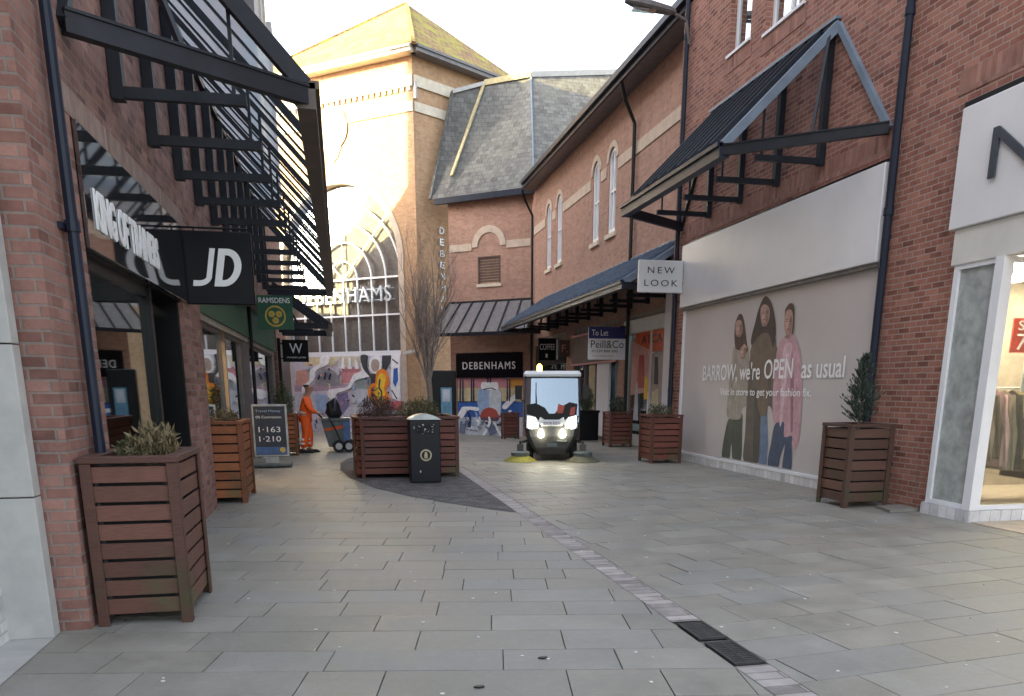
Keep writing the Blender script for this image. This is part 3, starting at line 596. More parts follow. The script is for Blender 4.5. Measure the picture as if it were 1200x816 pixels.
MB().box(-2.45, -2.42, 16.8, 18.7, .5, 2.1).box(-2.36, -2.33, 20.6, 24.2, .4, 1.95).build('window_display', 'gold', B2)
MB().box(-2.36, -2.33, 24.3, 26.9, .4, 2.2).box(-2.30, -2.28, 20.6, 26.9, 1.96, 2.3).build('window_display', 'vivid_green', B2)
MB().box(-2.9, -2.5, 17.0, 17.6, 2.9, 2.97).box(-2.9, -2.5, 14.4, 15.0, 2.9, 2.97).box(-2.9, -2.5, 12.3, 12.9, 2.9, 2.97).build('ceiling_light', 'lamp_warm', B2)
mb = MB(); mb.tube([(-1.98, 19.95, 0), (-1.98, 19.95, 3.4)], .04, 8); mb.build('drainpipe', 'black_metal', B2)
# upper oriel on the left building
mb = MB(); mb.boxf(F, 20.6, 23.9, .0, .30, 6.6, 13); mb.build('oriel_cladding', 'frame_grey', B2)
MB().boxf(F, 23.55, 23.75, .30, .34, 6.6, 13).boxf(F, 22.2, 22.28, .30, .34, 6.6, 13).build('oriel_frame', 'stone_cream', B2)
t = thing('projecting_sign', (-1.4, 19.4, 2.9), 'small green projecting sign reading RAMSDENS above a round gold emblem', 'projecting sign')
F6 = FY(19.36)
MB().box(-1.74, -.98, 19.36, 19.44, 2.88, 3.6).build('panel', 'ramsdens_green', t)
textmb('RAMSDENS', F6, -1.70, -1.03, 3.44, 3.55, .001, .008, bold=.008).build('lettering', 'letter_white', t)
mb = MB(); mb.ringf(F6, -1.36, 3.16, .19, .225, .001, .010, 0, 2*pi, 28)
for k in range(3):
    a = pi/2+k*2*pi/3+pi; mb.ringf(F6, -1.36+.09*cos(a), 3.16+.09*sin(a), .012, .07, .001, .010, 0, 2*pi, 14)
mb.build('emblem', 'gold', t)
t = thing('projecting_sign', (-1.4, 27.4, 2.4), 'small black projecting sign with a white letter W beyond the green sign', 'projecting sign')
F7 = FY(27.4)
MB().box(-1.78, -.98, 27.4, 27.48, 2.42, 3.1).build('panel', 'sign_black', t)
textmb('W', F7, -1.56, -1.16, 2.68, 2.99, .001, .01).build('lettering', 'letter_white', t)
textmb('WARREN JAMES', F7, -1.66, -1.06, 2.52, 2.58, .001, .01).build('small_lettering', 'letter_white', t)
MB().box(-1.9, -1.78, 27.42, 27.46, 2.5, 2.54).box(-1.9, -1.78, 27.42, 27.46, 2.96, 3.0).build('bracket', 'black_metal', t)
# third left building and added shadow block
B3 = thing('corner_shop_building', (-1.95, 30, 0), 'dark fronted brick building at the far end of the left row', 'building')
mb = MB(); mb.box(-9, -2.0, 28.01, 33.2, -.5, 7.0); mb.box(-9, -1.75, 24.01, 28, 3.6, 7); mb.build('wall', 'brick_left', B3)
MB().box(-2.0, -1.9, 28.3, 33.0, -.5, 3.2).build('shopfront', 'frame_black', B3)
mb = MB(); mb.box(-2.1, -1.5, 26.8, 27.4, 7, 11.3); mb.build('chimney', 'brick_left', B3)
MB().box(-2.15, -1.45, 26.75, 27.45, 11.3, 11.75).build('chimney_cap', 'stone_pale', B3)
RB = thing('shadow_block', (-9, 18, 0), 'unseen tall brick block added behind the left row to cast shade', 'building')  # unseen block, added to keep the sun off street and wing
mb = MB(); mb.box(-9.2, -5.2, -6, 36.3, -.5, 18.6); mb.build('wall', 'brick_left', RB)
prof = [(36.31, -.5), (47, -.5), (47, 5.5), (40.15, 6.6), (39.8, 9.2), (38.2, 10.9), (36.95, 13.1), (36.8, 18.5), (36.31, 18.5)]; mb = MB(); mb.add([(-9, y, z) for y, z in prof]+[(-5.2, y, z) for y, z in prof], [tuple(range(9)), tuple(range(17, 8, -1))]+[(i, (i+1) % 9, 9+(i+1) % 9, 9+i) for i in range(9)]); mb.build('shadow_profile', 'brick_left', RB)  # stepped outline shaped to draw the shadow edge on the tower
MB().box(-5.1, -2.15, 5.66, 20.5, 7.0, 7.1).box(-7, -2.15, -3, 5.66, 6.9, 7.0).build('roof', 'slate_tiles', B1)
# ------------------------------------------------------------ canopies
def canopy(name, label, side, xw, xo, ya, yb, yc, yd, zl, zt, gut, bars=.30, glassmat='roof_glass', bracket=1.33, splay=True, brlen=.62, cap=False, gh=.20):
    """mono-pitch glazed canopy: xw wall plane, xo gutter line, ya/yd wall ends, yb/yc gutter ends"""
    s = 1 if xo > xw else -1
    t = thing(name, (xw, (yb+yc)/2, zl), label, 'canopy')
    xw2 = xw+s*.03
    # peak positions on the wall above gutter corners
    P0 = Vector((xw2, yb, zt)); P1 = Vector((xw2, yc, zt)); G0 = Vector((xo, yb, zl)); G1 = Vector((xo, yc, zl)); W0 = Vector((xw2, ya, zl)); W1 = Vector((xw2, yd, zl))
    mb = MB(); mb.bar(G0-Vector((0, .04, 0)), G1+Vector((0, .04, 0)), .16, gh); mb.bar(G0+Vector((s*.07, -.04, .085)), G1+Vector((s*.07, .04, .085)), .09, .06); mb.build('gutter_beam', gut, t)
    mb = MB(); mb.bar(W0, G0, .09, .13); mb.bar(W0+Vector((0, 0, .075)), G0+Vector((0, 0, .075)), .12, .02); mb.build('end_beam', 'canopy_steel', t)
    MB().bar(W1, G1, .09, .17).build('end_beam', 'canopy_steel', t)
    MB().bar(P0, P1, .07, .12).build('wall_rail', 'canopy_steel', t)
    MB().bar(P0, G0+Vector((0, 0, .08)), .08, .13).build('hip_rafter', 'blue_grey_cap' if cap else 'canopy_steel', t)
    MB().bar(P1, G1+Vector((0, 0, .08)), .08, .13).build('hip_rafter', 'canopy_steel', t)
    MB().bar(W0, P0, .07, .09).build('wall_leg', 'blue_grey_cap' if cap else 'canopy_steel', t)
    MB().bar(W1, P1, .07, .09).build('wall_leg', 'canopy_steel', t)
    # end diagonal
    MB().bar(P0+(G0-P0)*.08, W0+(G0-W0)*.45, .04, .05).build('end_strut', 'canopy_steel', t)
    nb = int((yc-yb)/bars)
    for i in range(1, nb):
        y = yb+(yc-yb)*i/nb
        MB().bar((xw2, y, zt+.045), (xo, y, zl+.145), .040, .022 if not cap else (.075 if gh < .2 else .05)).build('glazing_bar', 'seam' if gh < .2 else 'canopy_steel', t)
    g = MB(); g.add([P0+Vector((0, 0, .07)), G0+Vector((0, 0, .17)), G1+Vector((0, 0, .17)), P1+Vector((0, 0, .07))], [(0, 1, 2, 3)]); g.build('glazing', glassmat, t)
    k = 0; y = yb+.15
    while y < yc:
        bz = zl-.02; tz = zt-.1
        br = MB(); br.bar((xw+s*.06, y, bz-.06), (xw+s*.06, y, tz), .11, .10); br.bar((xw+s*.02, y, bz), (xw+s*(abs(xo-xw)*brlen+.1), y, bz), .07, .085)
        ex = xw+s*(abs(xo-xw)*brlen); rz = zt+(zl-zt)*brlen+.05
        br.bar((ex, y, bz), (ex, y, rz), .03, .03); br.bar((xw2, y, zt-.04), (xo, y, zl+.04), .05, .05)
        br.build('bracket', 'canopy_steel', t); y += bracket
    if cap:
        MB().bar(P0+Vector((0, 0, .1)), P1+Vector((0, 0, .1)), .12, .04).build('flashing', 'blue_grey_cap', t)
    return t
canopy('glazed_canopy', 'long dark steel and glass canopy high on the left brick wall', 1, -1.75, -.17, 6.62, 7.75, 22.3, 22.3, 4.0, 5.75, 'gutter_brown', bars=.55)
canopy('glazed_canopy', 'shorter glazed canopy beyond the long one, above the black W sign', 1, -1.75, -.28, 23.9, 24.3, 27.2, 27.4, 3.3, 4.4, 'gutter_brown', bars=.55)
canopy('glazed_canopy', 'dark blue lean-to canopy with open triangular end above the wide white fascia on the right', -1, 7.55, 5.78, 10.75, 12.2, 16.5, 17.75, 5.05, 6.85, 'navy_metal', bars=.42, glassmat='canopy_glass', cap=True, brlen=.6)
canopy('glazed_canopy', 'long dark blue canopy with pale seams over the farther right hand shops', -1, 8.15, 6.45, 18.3, 18.32, 32.6, 33.4, 3.86, 4.98, 'navy_metal', bars=.42, glassmat='lead_sheet', cap=True, brlen=.6, gh=.11)
for o in list(COL.objects):
    if o.name.startswith('glazing_bar') and o.parent and 'farther right' in o.parent['label'] or (o.name.startswith('glazing_bar') and o.parent and 'wide white' in o.parent['label']):
        o.location.z += .055
# ------------------------------------------------------------ RIGHT: fashion store building
B4 = thing('fashion_store_building', (7.55, 12, 0), 'tall red brick store building filling the right side', 'building')
F = FR(7.55); W_ = [(15.1, 15.95, 7.75, 9.6), (13.3, 14.55, 7.6, 9.6), (10.45, 11.7, 7.7, 9.6)]
mb = MB(); wall(mb, F, 2, 18.15, 0, 13.5, -.4, 0, [(10.55, 17.45, .0, 4.68), (2, 9.1, 0, 4.9)]+[(a, b_, c_, d_) for a, b_, c_, d_ in W_])
mb.box(7.95, 12, 17.75, 18.15, 0, 13.5)
mb.build('wall', 'brick_right', B4)
MB().box(7.95, 14, 2, 17.7, 13.3, 13.4).build('roof', 'slate_tiles', B4)
MB().boxf(F, 10.5, 17.6, -.05, .008, 4.72, 5.02).boxf(F, 2, 9.5, -.05, .008, 5.05, 5.32).build('lintel', 'soldier_right', B4)
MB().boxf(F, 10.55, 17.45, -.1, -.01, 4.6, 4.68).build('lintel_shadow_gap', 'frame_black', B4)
for a, b_, c_, d_ in W_:
    MB().boxf(F, a-.08, b_+.08, -.01, .012, c_-.32, c_-.05).build('sill_course', 'soldier_right', B4)
    fr = MB(); fr.boxf(F, a, a+.06, -.2, -.13, c_, d_).boxf(F, b_-.06, b_, -.2, -.13, c_, d_).boxf(F, a+.06, b_-.06, -.2, -.13, c_, c_+.06).boxf(F, a+.06, b_-.06, -.2, -.13, d_-.06, d_).boxf(F, a-.04, b_+.04, -.13, .04, c_-.05, c_-.002)
    if b_-a > 1: fr.boxf(F, (a+b_)/2-.03, (a+b_)/2+.03, -.2, -.13, c_+.06, d_-.06)
    w = fr.build('window', 'white_paint', B4); MB().boxf(F, a+.06, b_-.06, -.17, -.165, c_+.06, d_-.06).build('pane', 'upper_glass', w)
    MB().boxf(F, a+.02, b_-.02, -.39, -.37, c_, d_).build('dark_room', 'dark_interior', w)
for y, r_ in ((10.5, .055), (17.8, .05)):
    mb = MB(); mb.tube([(7.47, y, .02), (7.47, y, 13)], r_, 12)
    for z in (1.5, 3.9, 6.3, 8.7): mb.tube([(7.47, y, z), (7.47, y, z+.1)], r_+.012, 12)
    mb.build('drainpipe', 'navy_metal', B4, smooth=False)
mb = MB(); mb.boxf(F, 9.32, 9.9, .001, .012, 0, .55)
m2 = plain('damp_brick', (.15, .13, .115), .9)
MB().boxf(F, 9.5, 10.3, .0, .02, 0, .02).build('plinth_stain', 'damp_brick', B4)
# small loose slab at the foot of the wall
o = MB().prism([(7.0, 9.15), (7.5, 9.2), (7.52, 9.62), (7.1, 9.58)], .004, .04).build('paving_offcut', 'paving_slab'); tag(o, 'loose flat stone slab on the paving against the right brick wall', 'stone slab')
# hoarding: big white fascia and poster
t = thing('blank_fascia_panel', (7.55, 14, 3.3), 'long blank white fascia panel above the fashion poster', 'shop sign')
MB().boxf(F, 10.62, 17.42, .0, .12, 3.32, 4.6).build('panel', 'white_panel', t, bevel=.01)
MB().boxf(F, 10.62, 17.42, .0, .08, 3.26, 3.315).build('soffit_trim', 'frame_grey', t)
t = thing('window_poster', (7.55, 14, 0), 'huge grey window poster of three women reading BARROW, we are OPEN as usual', 'poster')
MB().boxf(F, 10.62, 17.3, -.06, .0, .22, 3.26).build('backing', 'poster_grey', t)
MB().boxf(F, 17.3, 17.4, -.06, .03, .2, 3.26).boxf(F, 10.56, 10.62, -.06, .03, .2, 3.26).boxf(F, 10.56, 17.4, -.06, .03, .15, .2).build('frame', 'white_paint', t)
MB().boxf(F, 10.56, 17.45, -.12, .02, 0, .148).build('tiled_plinth', 'plinth_tile', t)
def scribble(seed, n, u0, u1, z0, z1, cols):
    r = random.Random(seed); out = []
    for _ in range(n):
        u, z = r.uniform(u0+.2, u1-.2), r.uniform(z0+.15, z1-.15); a = r.uniform(0, pi); L = r.uniform(.06, .3); w_ = r.uniform(.012, .05); k = r.uniform(-.12, .12)
        c_, s_ = cos(a), sin(a)
        P = [(0, -w_), (L*.5, -w_+k), (L, 0), (L*.5, w_+k), (0, w_), (-L*.3, 0)]
        out.append((r.choice(cols), [(u+x*c_-y*s_, z+x*s_+y*c_) for x, y in P]))
    return out
def smooth_poly(P, k=4):
    out = []; n = len(P)
    for i in range(n):
        a, b_, c_, d_ = P[i-1], P[i], P[(i+1) % n], P[(i+2) % n]
        for j in range(k):
            t = j/k; out.append(tuple(.5*((2*b_[q])+(-a[q]+c_[q])*t+(2*a[q]-5*b_[q]+4*c_[q]-d_[q])*t*t+(-a[q]+3*b_[q]-3*c_[q]+d_[q])*t**3) for q in (0, 1)))
    return out
def inside(p, P):
    r = False; n = len(P)
    for i in range(n):
        (x1, y1), (x2, y2) = P[i], P[(i+1) % n]
        if (y1 > p[1]) != (y2 > p[1]) and p[0] < (x2-x1)*(p[1]-y1)/(y2-y1)+x1: r = not r
    return r
def detail_figures(L):
    """printed folds, hair strands and facial features for the poster figures"""
    r = random.Random(12); out = []; faces = 0
    for c_, P in L:
        out.append((c_, P)); us = [p[0] for p in P]; zs_ = [p[1] for p in P]; w_ = max(us)-min(us); h_ = max(zs_)-min(zs_)
        if c_ == 'skin':
            if h_ < .13: continue
            P = [((max(us)+min(us))/2+(u-(max(us)+min(us))/2)*1.22, z) for u, z in P]; out[-1] = (c_, P); w_ *= 1.22
            cu, cz = (max(us)+min(us))/2, (max(zs_)+min(zs_))/2
            def el(col, x, y, a, b_): out.append((col, [(cu+(x+a*cos(q*pi/4))*w_, cz+(y+b_*sin(q*pi/4))*h_) for q in range(8)]))
            el('skin_dk', -.28, -.05, .16, .34); el('skin_lt', .16, .02, .13, .2); el('skin_dk', 0, -.42, .3, .07)
            for s_ in (-.2, .2): el('hairB', s_, .10, .10, .022); el('hairB', s_, .17, .13, .014)
            el('skin_dk', -.03, -.03, .06, .04); el('skin_dk', -.06, .04, .025, .1); el('brickd', 0, -.17, .13, .026); el('red', 0, -.19, .09, .016)
            continue
        n = int(14+w_*h_*90)
        for _ in range(n):
            u, z = r.uniform(min(us), max(us)), r.uniform(min(zs_), max(zs_)); L_ = r.uniform(.05, .16)*(1.6 if c_.startswith('hair') else 1); t_ = r.uniform(.004, .011); k = r.uniform(-.02, .02)
            Q = [(u-t_*.3, z), (u+t_, z-L_*.5), (u+k, z-L_), (u+k-t_*.5, z-L_*.6)]
            if all(inside(q, P) for q in Q): out.append((c_+r.choice(['_dk', '_dk', '_lt']), Q))
    return out
def flat_art(F, L, base, name, parent, step=.0012, mode=None):
    n_ = len(L)
    if n_ > 60: step = .012/n_ if mode else step*60/n_
    if mode or n_ > 30: L = [(c_, smooth_poly(P)) if len(P) > 5 else (c_, P) for c_, P in L]
    if mode: L = [(c_, [(u, max(.235, z)) for u, z in P]) for c_, P in L]
    cols = []
    for c_, _ in L:
        if 'ink_'+c_ not in cols: cols.append('ink_'+c_)
    mb = MB()
    for i, (c_, pts) in enumerate(L):
        mb.cur = cols.index('ink_'+c_); mb.polyf(F, pts, base+i*step, base+(i+1)*step) if mode else mb.polyf(F, pts, base+i*step*.2, base+(i+1)*step)
    return mb.build(name, cols, parent)
flat_art(F, detail_figures(WOMEN), .0005, 'printed_figures', t, .0006, 'smooth')
mb = MB(); textmb('BARROW, we\'re', F, 16.25, 13.83, 1.70, 2.07, .0150, .0158, mb=mb, bold=.012); textmb('OPEN', F, 13.68, 12.72, 1.76, 2.1, .0150, .0158, mb=mb, bold=.012); textmb('as usual', F, 12.45, 11.25, 1.755, 2.08, .0150, .0158, mb=mb, bold=.012)
textmb('Visit in store to get your fashion fix.', F, 15.4, 12.1, 1.42, 1.6, .0150, .0158, mb=mb, bold=.012); mb.build('lettering', 'letter_white', t)
# hanging NEW LOOK sign
t = thing('projecting_sign', (7.1, 17.9, 3.65), 'pale rectangular projecting sign reading NEW LOOK on the right', 'projecting sign')
MB().box(6.40, 7.42, 17.28, 17.36, 3.62, 4.28).build('panel', 'white_panel', t, bevel=.012)
F8 = FY(17.28); mb = MB()
textmb('NEW', F8, 6.60, 7.22, 4.01, 4.14, .001, .006, mb=mb, track=1.4); textmb('LOOK', F8, 6.53, 7.30, 3.75, 3.88, .001, .006, mb=mb, track=1.3); mb.build('lettering', 'letter_grey', t)
MB().box(7.42, 7.55, 17.3, 17.34, 3.8, 3.85).box(7.42, 7.55, 17.3, 17.34, 4.05, 4.1).build('bracket', 'black_metal', t)
# near fashion store frontage
t = thing('fascia_sign', (7.5, 6, 3.4), 'white box fascia with thin dark N of NEW LOOK at the right edge', 'shop sign')
MB().boxf(F, 2, 9.2, .0, .16, 3.47, 4.82).build('panel', 'white_panel', t, bevel=.012)
MB().boxf(F, 2, 9.25, .0, .10, 4.83, 4.9).build('capping', 'frame_black', t)
mb = MB(); FN = FR(7.38)
textmb('N', FN, 8.62, 7.95, 3.92, 4.45, .006, .03, mb=mb)
textmb('EW LOOK', FN, 7.5, 3.2, 3.92, 4.45, .006, .03, mb=mb, track=1.5); mb.build('lettering', 'letter_grey', t)
MB().boxf(F, 2, 9.12, -.05, .12, 3.06, 3.465).build('lower_fascia', 'off_white', B4)
XG = 7.45; FG = FR(XG)
fr = MB(); fr.boxf(FG, 9.0, 9.08, -.3, .0, .15, 3.06).boxf(FG, 8.4, 9.0, -.08, .0, .15, .2).boxf(FG, 8.4, 9.0, -.08, 0, 3.0, 3.06)
fr.box(7.42, 7.56, 8.27, 8.4, .15, 3.06); w = fr.build('window', 'white_paint', B4)
MB().boxf(FG, 8.4, 9.0, -.045, -.035, .2, 3.0).build('pane', 'window_film', w)
fr = MB(); fr.box(7.56, 9.6, 8.3, 8.38, .15, .2).box(7.56, 9.6, 8.3, 8.38, 3.0, 3.06).box(9.52, 9.6, 8.3, 8.38, .2, 3.0)
w = fr.build('window', 'white_paint', B4); MB().box(7.56, 9.52, 8.335, 8.345, .2, 3.0).build('pane', 'shop_glass', w)
MB().box(7.41, 7.55, 8.26, 9.1, 0, .148).box(7.55, 9.6, 8.26, 8.4, 0, .148).build('tiled_plinth', 'plinth_tile', B4)
MB().box(7.45, 12, 2, 8.25, -.01, .012).build('lobby_floor', 'lobby_tile', B4)
mb = MB(); mb.box(7.95, 13, 10.4, 10.5, 0, 3.4).box(13, 13.1, 2, 10.5, 0, 3.4).box(7.56, 13, 8.4, 9.1, .012, .16).box(7.98, 13, 9.1, 10.4, .012, .16).build('interior_wall', 'shop_wall', B4)
MB().box(7.56, 13, 2, 9.1, 3.07, 3.12).box(7.98, 13, 9.1, 10.4, 3.07, 3.12).build('ceiling', 'off_white', B4)
for (x, y) in ((7.95, 8.55), (8.6, 8.8), (8.3, 9.5), (9.4, 9.2), (10.4, 8.8), (9.0, 9.9), (10.2, 9.9)):
    MB().box(x-.2, x+.2, y-.2, y+.2, 3.02, 3.068).build('ceiling_light', 'shop_light', B4)
MB().box(7.57, 7.72, 8.46, 8.48, .2, 3.0).box(7.52, 7.54, 8.41, 8.99, .2, 3.0).build('frosted_panel', 'off_white', B4)
# sale poster and clothes rail inside the shop
t = thing('sale_poster', (8.3, 8.5, 2.1), 'red SALE poster hanging inside the fashion shop window at the right edge', 'poster')
MB().box(7.98, 8.9, 8.6, 8.62, 2.02, 2.42).build('sheet', 'sweeper_red', t)
F9 = FY(8.6); mb = MB(); textmb('SALE', F9, 8.05, 8.5, 2.28, 2.39, .001, .006, mb=mb); textmb('70%', F9, 8.05, 8.6, 2.05, 2.24, .001, .006, mb=mb); mb.build('lettering', 'letter_white', t)
t = thing('notice_board', (8.4, 8.3, 1.5), 'plain white notice sheet behind the shop glass under the red poster', 'notice')
MB().box(8.12, 8.7, 8.5, 8.515, 1.55, 1.98).build('sheet', 'white_paint', t)
cols = ['ink_tan', 'ink_scarf', 'ink_pinkl', 'ink_taupe', 'ink_dark', 'ink_sand', 'ink_coat', 'ink_jeand', 'ink_tan', 'ink_scarf']
t = thing('clothes_rail', (8.6, 8.9, .16), 'rail of brown and patterned clothes in the lit fashion shop window', 'clothes rail')
MB().tube([(7.85, 8.95, .17), (7.85, 8.95, 1.6), (9.6, 8.95, 1.6), (9.6, 8.95, .17)], .018, 8).build('frame', 'alu', t)
for i in range(14):
    x = 7.95+i*.115; c_ = cols[i % len(cols)]; w_ = random.uniform(.2, .3); L = random.uniform(.75, 1.1)
    mb = MB(); mb.add([(x-.03, 8.75, 1.5), (x+.02, 8.95, 1.58), (x-.02, 9.12, 1.5), (x+.05, 8.68, 1.5-L), (x, 9.2, 1.5-L), (x+.09, 8.72, 1.5-L*.5), (x+.08, 8.7, 1.5-L)], [(0, 1, 5), (1, 2, 4, 5), (5, 4, 3, 6), (0, 5, 6, 3)]); 
    mb.hexa([(x, 8.72, 1.5-L), (x+.1, 8.72, 1.5-L+.03), (x+.1, 9.15, 1.5-L), (x, 9.15, 1.5-L), (x, 8.8, 1.52), (x+.05, 8.8, 1.52), (x+.05, 9.1, 1.52), (x, 9.1, 1.52)])
    mb.build('garment', c_, t)
# wall lamp (street lantern on bracket)
t = thing('street_lamp', (7.45, 17.8, 8.9), 'grey cobra head street lamp on a wall bracket against the sky', 'street lamp')
MB().tube([(7.5, 17.75, 8.6), (7.4, 17.7, 9.0), (7.1, 17.7, 9.13)], .03, 8).build('arm', 'frame_grey', t)
mb = MB()
prof = [(7.15, .05, .03), (7.0, .10, .06), (6.6, .13, .075), (6.25, .12, .06), (6.05, .06, .03)]
vs_ = []
for x, w_, h_ in prof:
    z = 9.14+(7.15-x)*.11
    vs_ += [(x, 17.7-w_, z-h_*.4), (x, 17.7-w_*.7, z+h_), (x, 17.7+w_*.7, z+h_), (x, 17.7+w_, z-h_*.4), (x, 17.7+w_*.7, z-h_), (x, 17.7-w_*.7, z-h_)]
n_ = 6; mb.add(vs_, [(i*n_+k, i*n_+(k+1) % n_, (i+1)*n_+(k+1) % n_, (i+1)*n_+k) for i in range(4) for k in range(n_)]+[tuple(range(6)), tuple(range(24, 30))]); mb.build('lamp_head', 'frame_grey', t, smooth=False)
MB().box(6.2, 6.7, 17.62, 17.78, 9.10, 9.13).build('lamp_glass', 'frosted', t)
# ------------------------------------------------------------ RIGHT: second building
B5 = thing('arched_window_building', (8.15, 26, 0), 'pinkish brick building with tall arched windows and a deep dark eave on the right', 'building')
F = FR(8.15); AW = [(24.5, .42), (26.08, .42), (30.5, .42), (32.05, .42)]
mb = MB(); holes = [(c_-.34, c_+.34, 6.1, 8.44) for c_, _ in AW]
wall(mb, F, 18.15, 34.96, 3.6, 9.75, -.4, 0, holes)
for c_, _ in AW: mb.archfill(F, c_, 8.1, .34, 8.4400001, -.4, 0, 14)
# ground floor piers
for a, b_ in ((18.15, 19.2), (22.95, 23.5), (28.3, 29.3), (33.9, 34.96)): mb.boxf(F, a, b_, -.4, .0, -.5, 3.6)
mb.build('wall', 'brick_tan', B5)
for c_, _ in AW:
    fr = MB(); fr.ringf(F, c_, 8.1, .25, .339, -.12, -.03, 0, pi, 14).boxf(F, c_-.339, c_-.25, -.12, -.03, 6.12, 8.1).boxf(F, c_+.25, c_+.339, -.12, -.03, 6.12, 8.1).boxf(F, c_-.25, c_+.25, -.12, -.03, 6.12, 6.22).boxf(F, c_-.03, c_+.03, -.11, -.04, 6.22, 8.34).boxf(F, c_-.25, c_-.031, -.11, -.04, 7.25, 7.31).boxf(F, c_+.031, c_+.25, -.11, -.04, 7.25, 7.31)
    w = fr.build('window', 'white_paint', B5)
    MB().boxf(F, c_-.33, c_+.33, -.10, -.095, 6.12, 8.43).build('pane', 'upper_glass', w)
    MB().boxf(F, c_-.45, c_+.45, .0, .07, 5.97, 6.095).build('sill', 'stone_cream', w)
    MB().ringf(F, c_, 8.1, .355, .52, .001, .03, 0, pi, 16).build('arch_surround', 'stone_band', w)
mb = MB(); us = [18.2]+[x for c_, _ in AW for x in (c_-.53, c_+.53)]+[34.9]
for a, b_ in zip(us[::2], us[1::2]): mb.boxf(F, a, b_, .002, .028, 7.74, 8.04)
mb.build('stone_band', 'stone_band', B5)
MB().box(7.62, 8.14, 17.6, 34.4, 9.42, 9.5).build('soffit', 'frame_grey', B5)
mb = MB(); mb.box(7.55, 7.62, 17.6, 34.15, 9.40, 9.66); mb.box(7.44, 7.55, 17.6, 34.0, 9.52, 9.66); mb.build('gutter', 'navy_metal', B5)
mb = MB(); mb.add([(7.6, 17.6, 9.67), (7.6, 34.3, 9.67), (14, 40, 12.2), (14, 17.6, 12.2)], [(0, 1, 2, 3)]); mb.build('roof', 'slate_tiles', B5)
for y in (22.5, 34.5):
    mb = MB(); mb.tube([(7.56, y-.25, 9.4), (7.75, y-.1, 9.0), (8.06, y, 8.5), (8.06, y, -.4)], .05, 10); mb.build('drainpipe', 'black_metal', B5)
# ground floor shopfronts
MB().boxf(F, 19.2, 34, -.38, -.3, 3.5, 3.6).build('shopfront_header', 'off_white', B5)
def shopfront(a, b_, mat_frame, mull, zf=2.45, zt=3.3, fmat=None, riser=.35, name='shopfront'):
    fr = MB(); zb = gz((a+b_)/2)-.05
    fr.boxf(F, a, b_, -.2, -.06, zb, riser); us = [a+(b_-a)*i/mull for i in range(mull+1)]
    for u in us: fr.boxf(F, max(a, u-.04), min(b_, u+.04), -.2, -.06, riser, zf)
    w = fr.build(name, mat_frame, B5)
    for u, v in zip(us, us[1:]): MB().boxf(F, u+.04, v-.04, -.14, -.13, riser, zf).build('pane', 'shop_glass', w)
    if fmat: MB().boxf(F, a, b_, -.2, .05, zf, zt).build('fascia', fmat, B5)
    MB().boxf(F, a, b_, -.3, -.05, zt, 3.6).build('upper_fascia', 'concrete_fascia', B5)
    MB().boxf(F, a, b_, -2.2, -2.1, zb, 3.4).boxf(F, a, a+.05, -2.1, -.4, zb, 3.4).boxf(F, b_-.05, b_, -2.1, -.4, zb, 3.4).boxf(F, a+.05, b_-.05, -2.1, -.4, zb, riser-.3).build('interior', 'shop_wall' if fmat == 'off_white' else 'dark_interior', B5)
shopfront(19.2, 22.95, 'off_white', 2, 3.1, 3.45, 'off_white', .3)
shopfront(23.5, 28.3, 'frame_grey', 4, 2.4, 3.35, 'rust_brown', .3)
shopfront(29.3, 33.9, 'frame_black', 3, 2.5, 3.3, 'frame_black', .2)
MB().boxf(F, 19.2, 19.75, -.05, .1, 0, 3.95).build('white_pilaster', 'white_paint', B5); MB().boxf(F, 24.3, 25.5, -.06, .02, .1, 2.39).build('white_door_panel', 'white_paint', B5)
MB().boxf(F, 23.5, 28.3, .05, .09, 3.3, 3.38).boxf(F, 23.5, 28.3, .05, .09, 2.36, 2.42).build('pink_trim', 'pink_trim', B5)
# pizza shop window stickers
t = thing('window_poster', (8.1, 21, 1), 'orange fronted window posters with people and lettering beside the tall white pilaster', 'poster')
MB().boxf(F, 20.15, 22.3, -.12, -.10, 2.55, 3.35).build('orange_banner', 'sign_orange', t)
textmb('ATCA', F, 21.85, 20.35, 2.78, 3.0, -.098, -.09).build('lettering', 'letter_black', t)
flat_art(F, [('tan', [(20.2, .5), (21.2, .5), (21.2, 2.5), (20.2, 2.5)]), ('salm', [(21.2, 1.5), (22.6, 1.4), (22.6, 2.9), (21.2, 2.6)]), ('brick', [(21.5, 1.6), (22.1, 1.6), (22.0, 2.5), (21.6, 2.5)]), ('cream', [(20.4, .9), (21.0, .9), (20.9, 1.5), (20.5, 1.6)]),
  ('lgrey', [(21.9, .7), (22.3, .7), (22.2, 1.7), (22.05, 1.8)]), ('dark', [(20.5, 1.7), (20.8, 1.7), (20.8, 2.4), (20.6, 2.4)]), ('yel', [(21.2, 1.3), (21.5, 1.3), (21.5, 1.9), (21.3, 1.9)]), ('white', [(21.0, .9), (21.25, .9), (21.2, 1.5), (21.05, 1.5)]), ('teal', [(21.6, .4), (22.5, .4), (22.5, .6), (21.6, .6)])], -.099, 'printed_pictures', t, .0015)
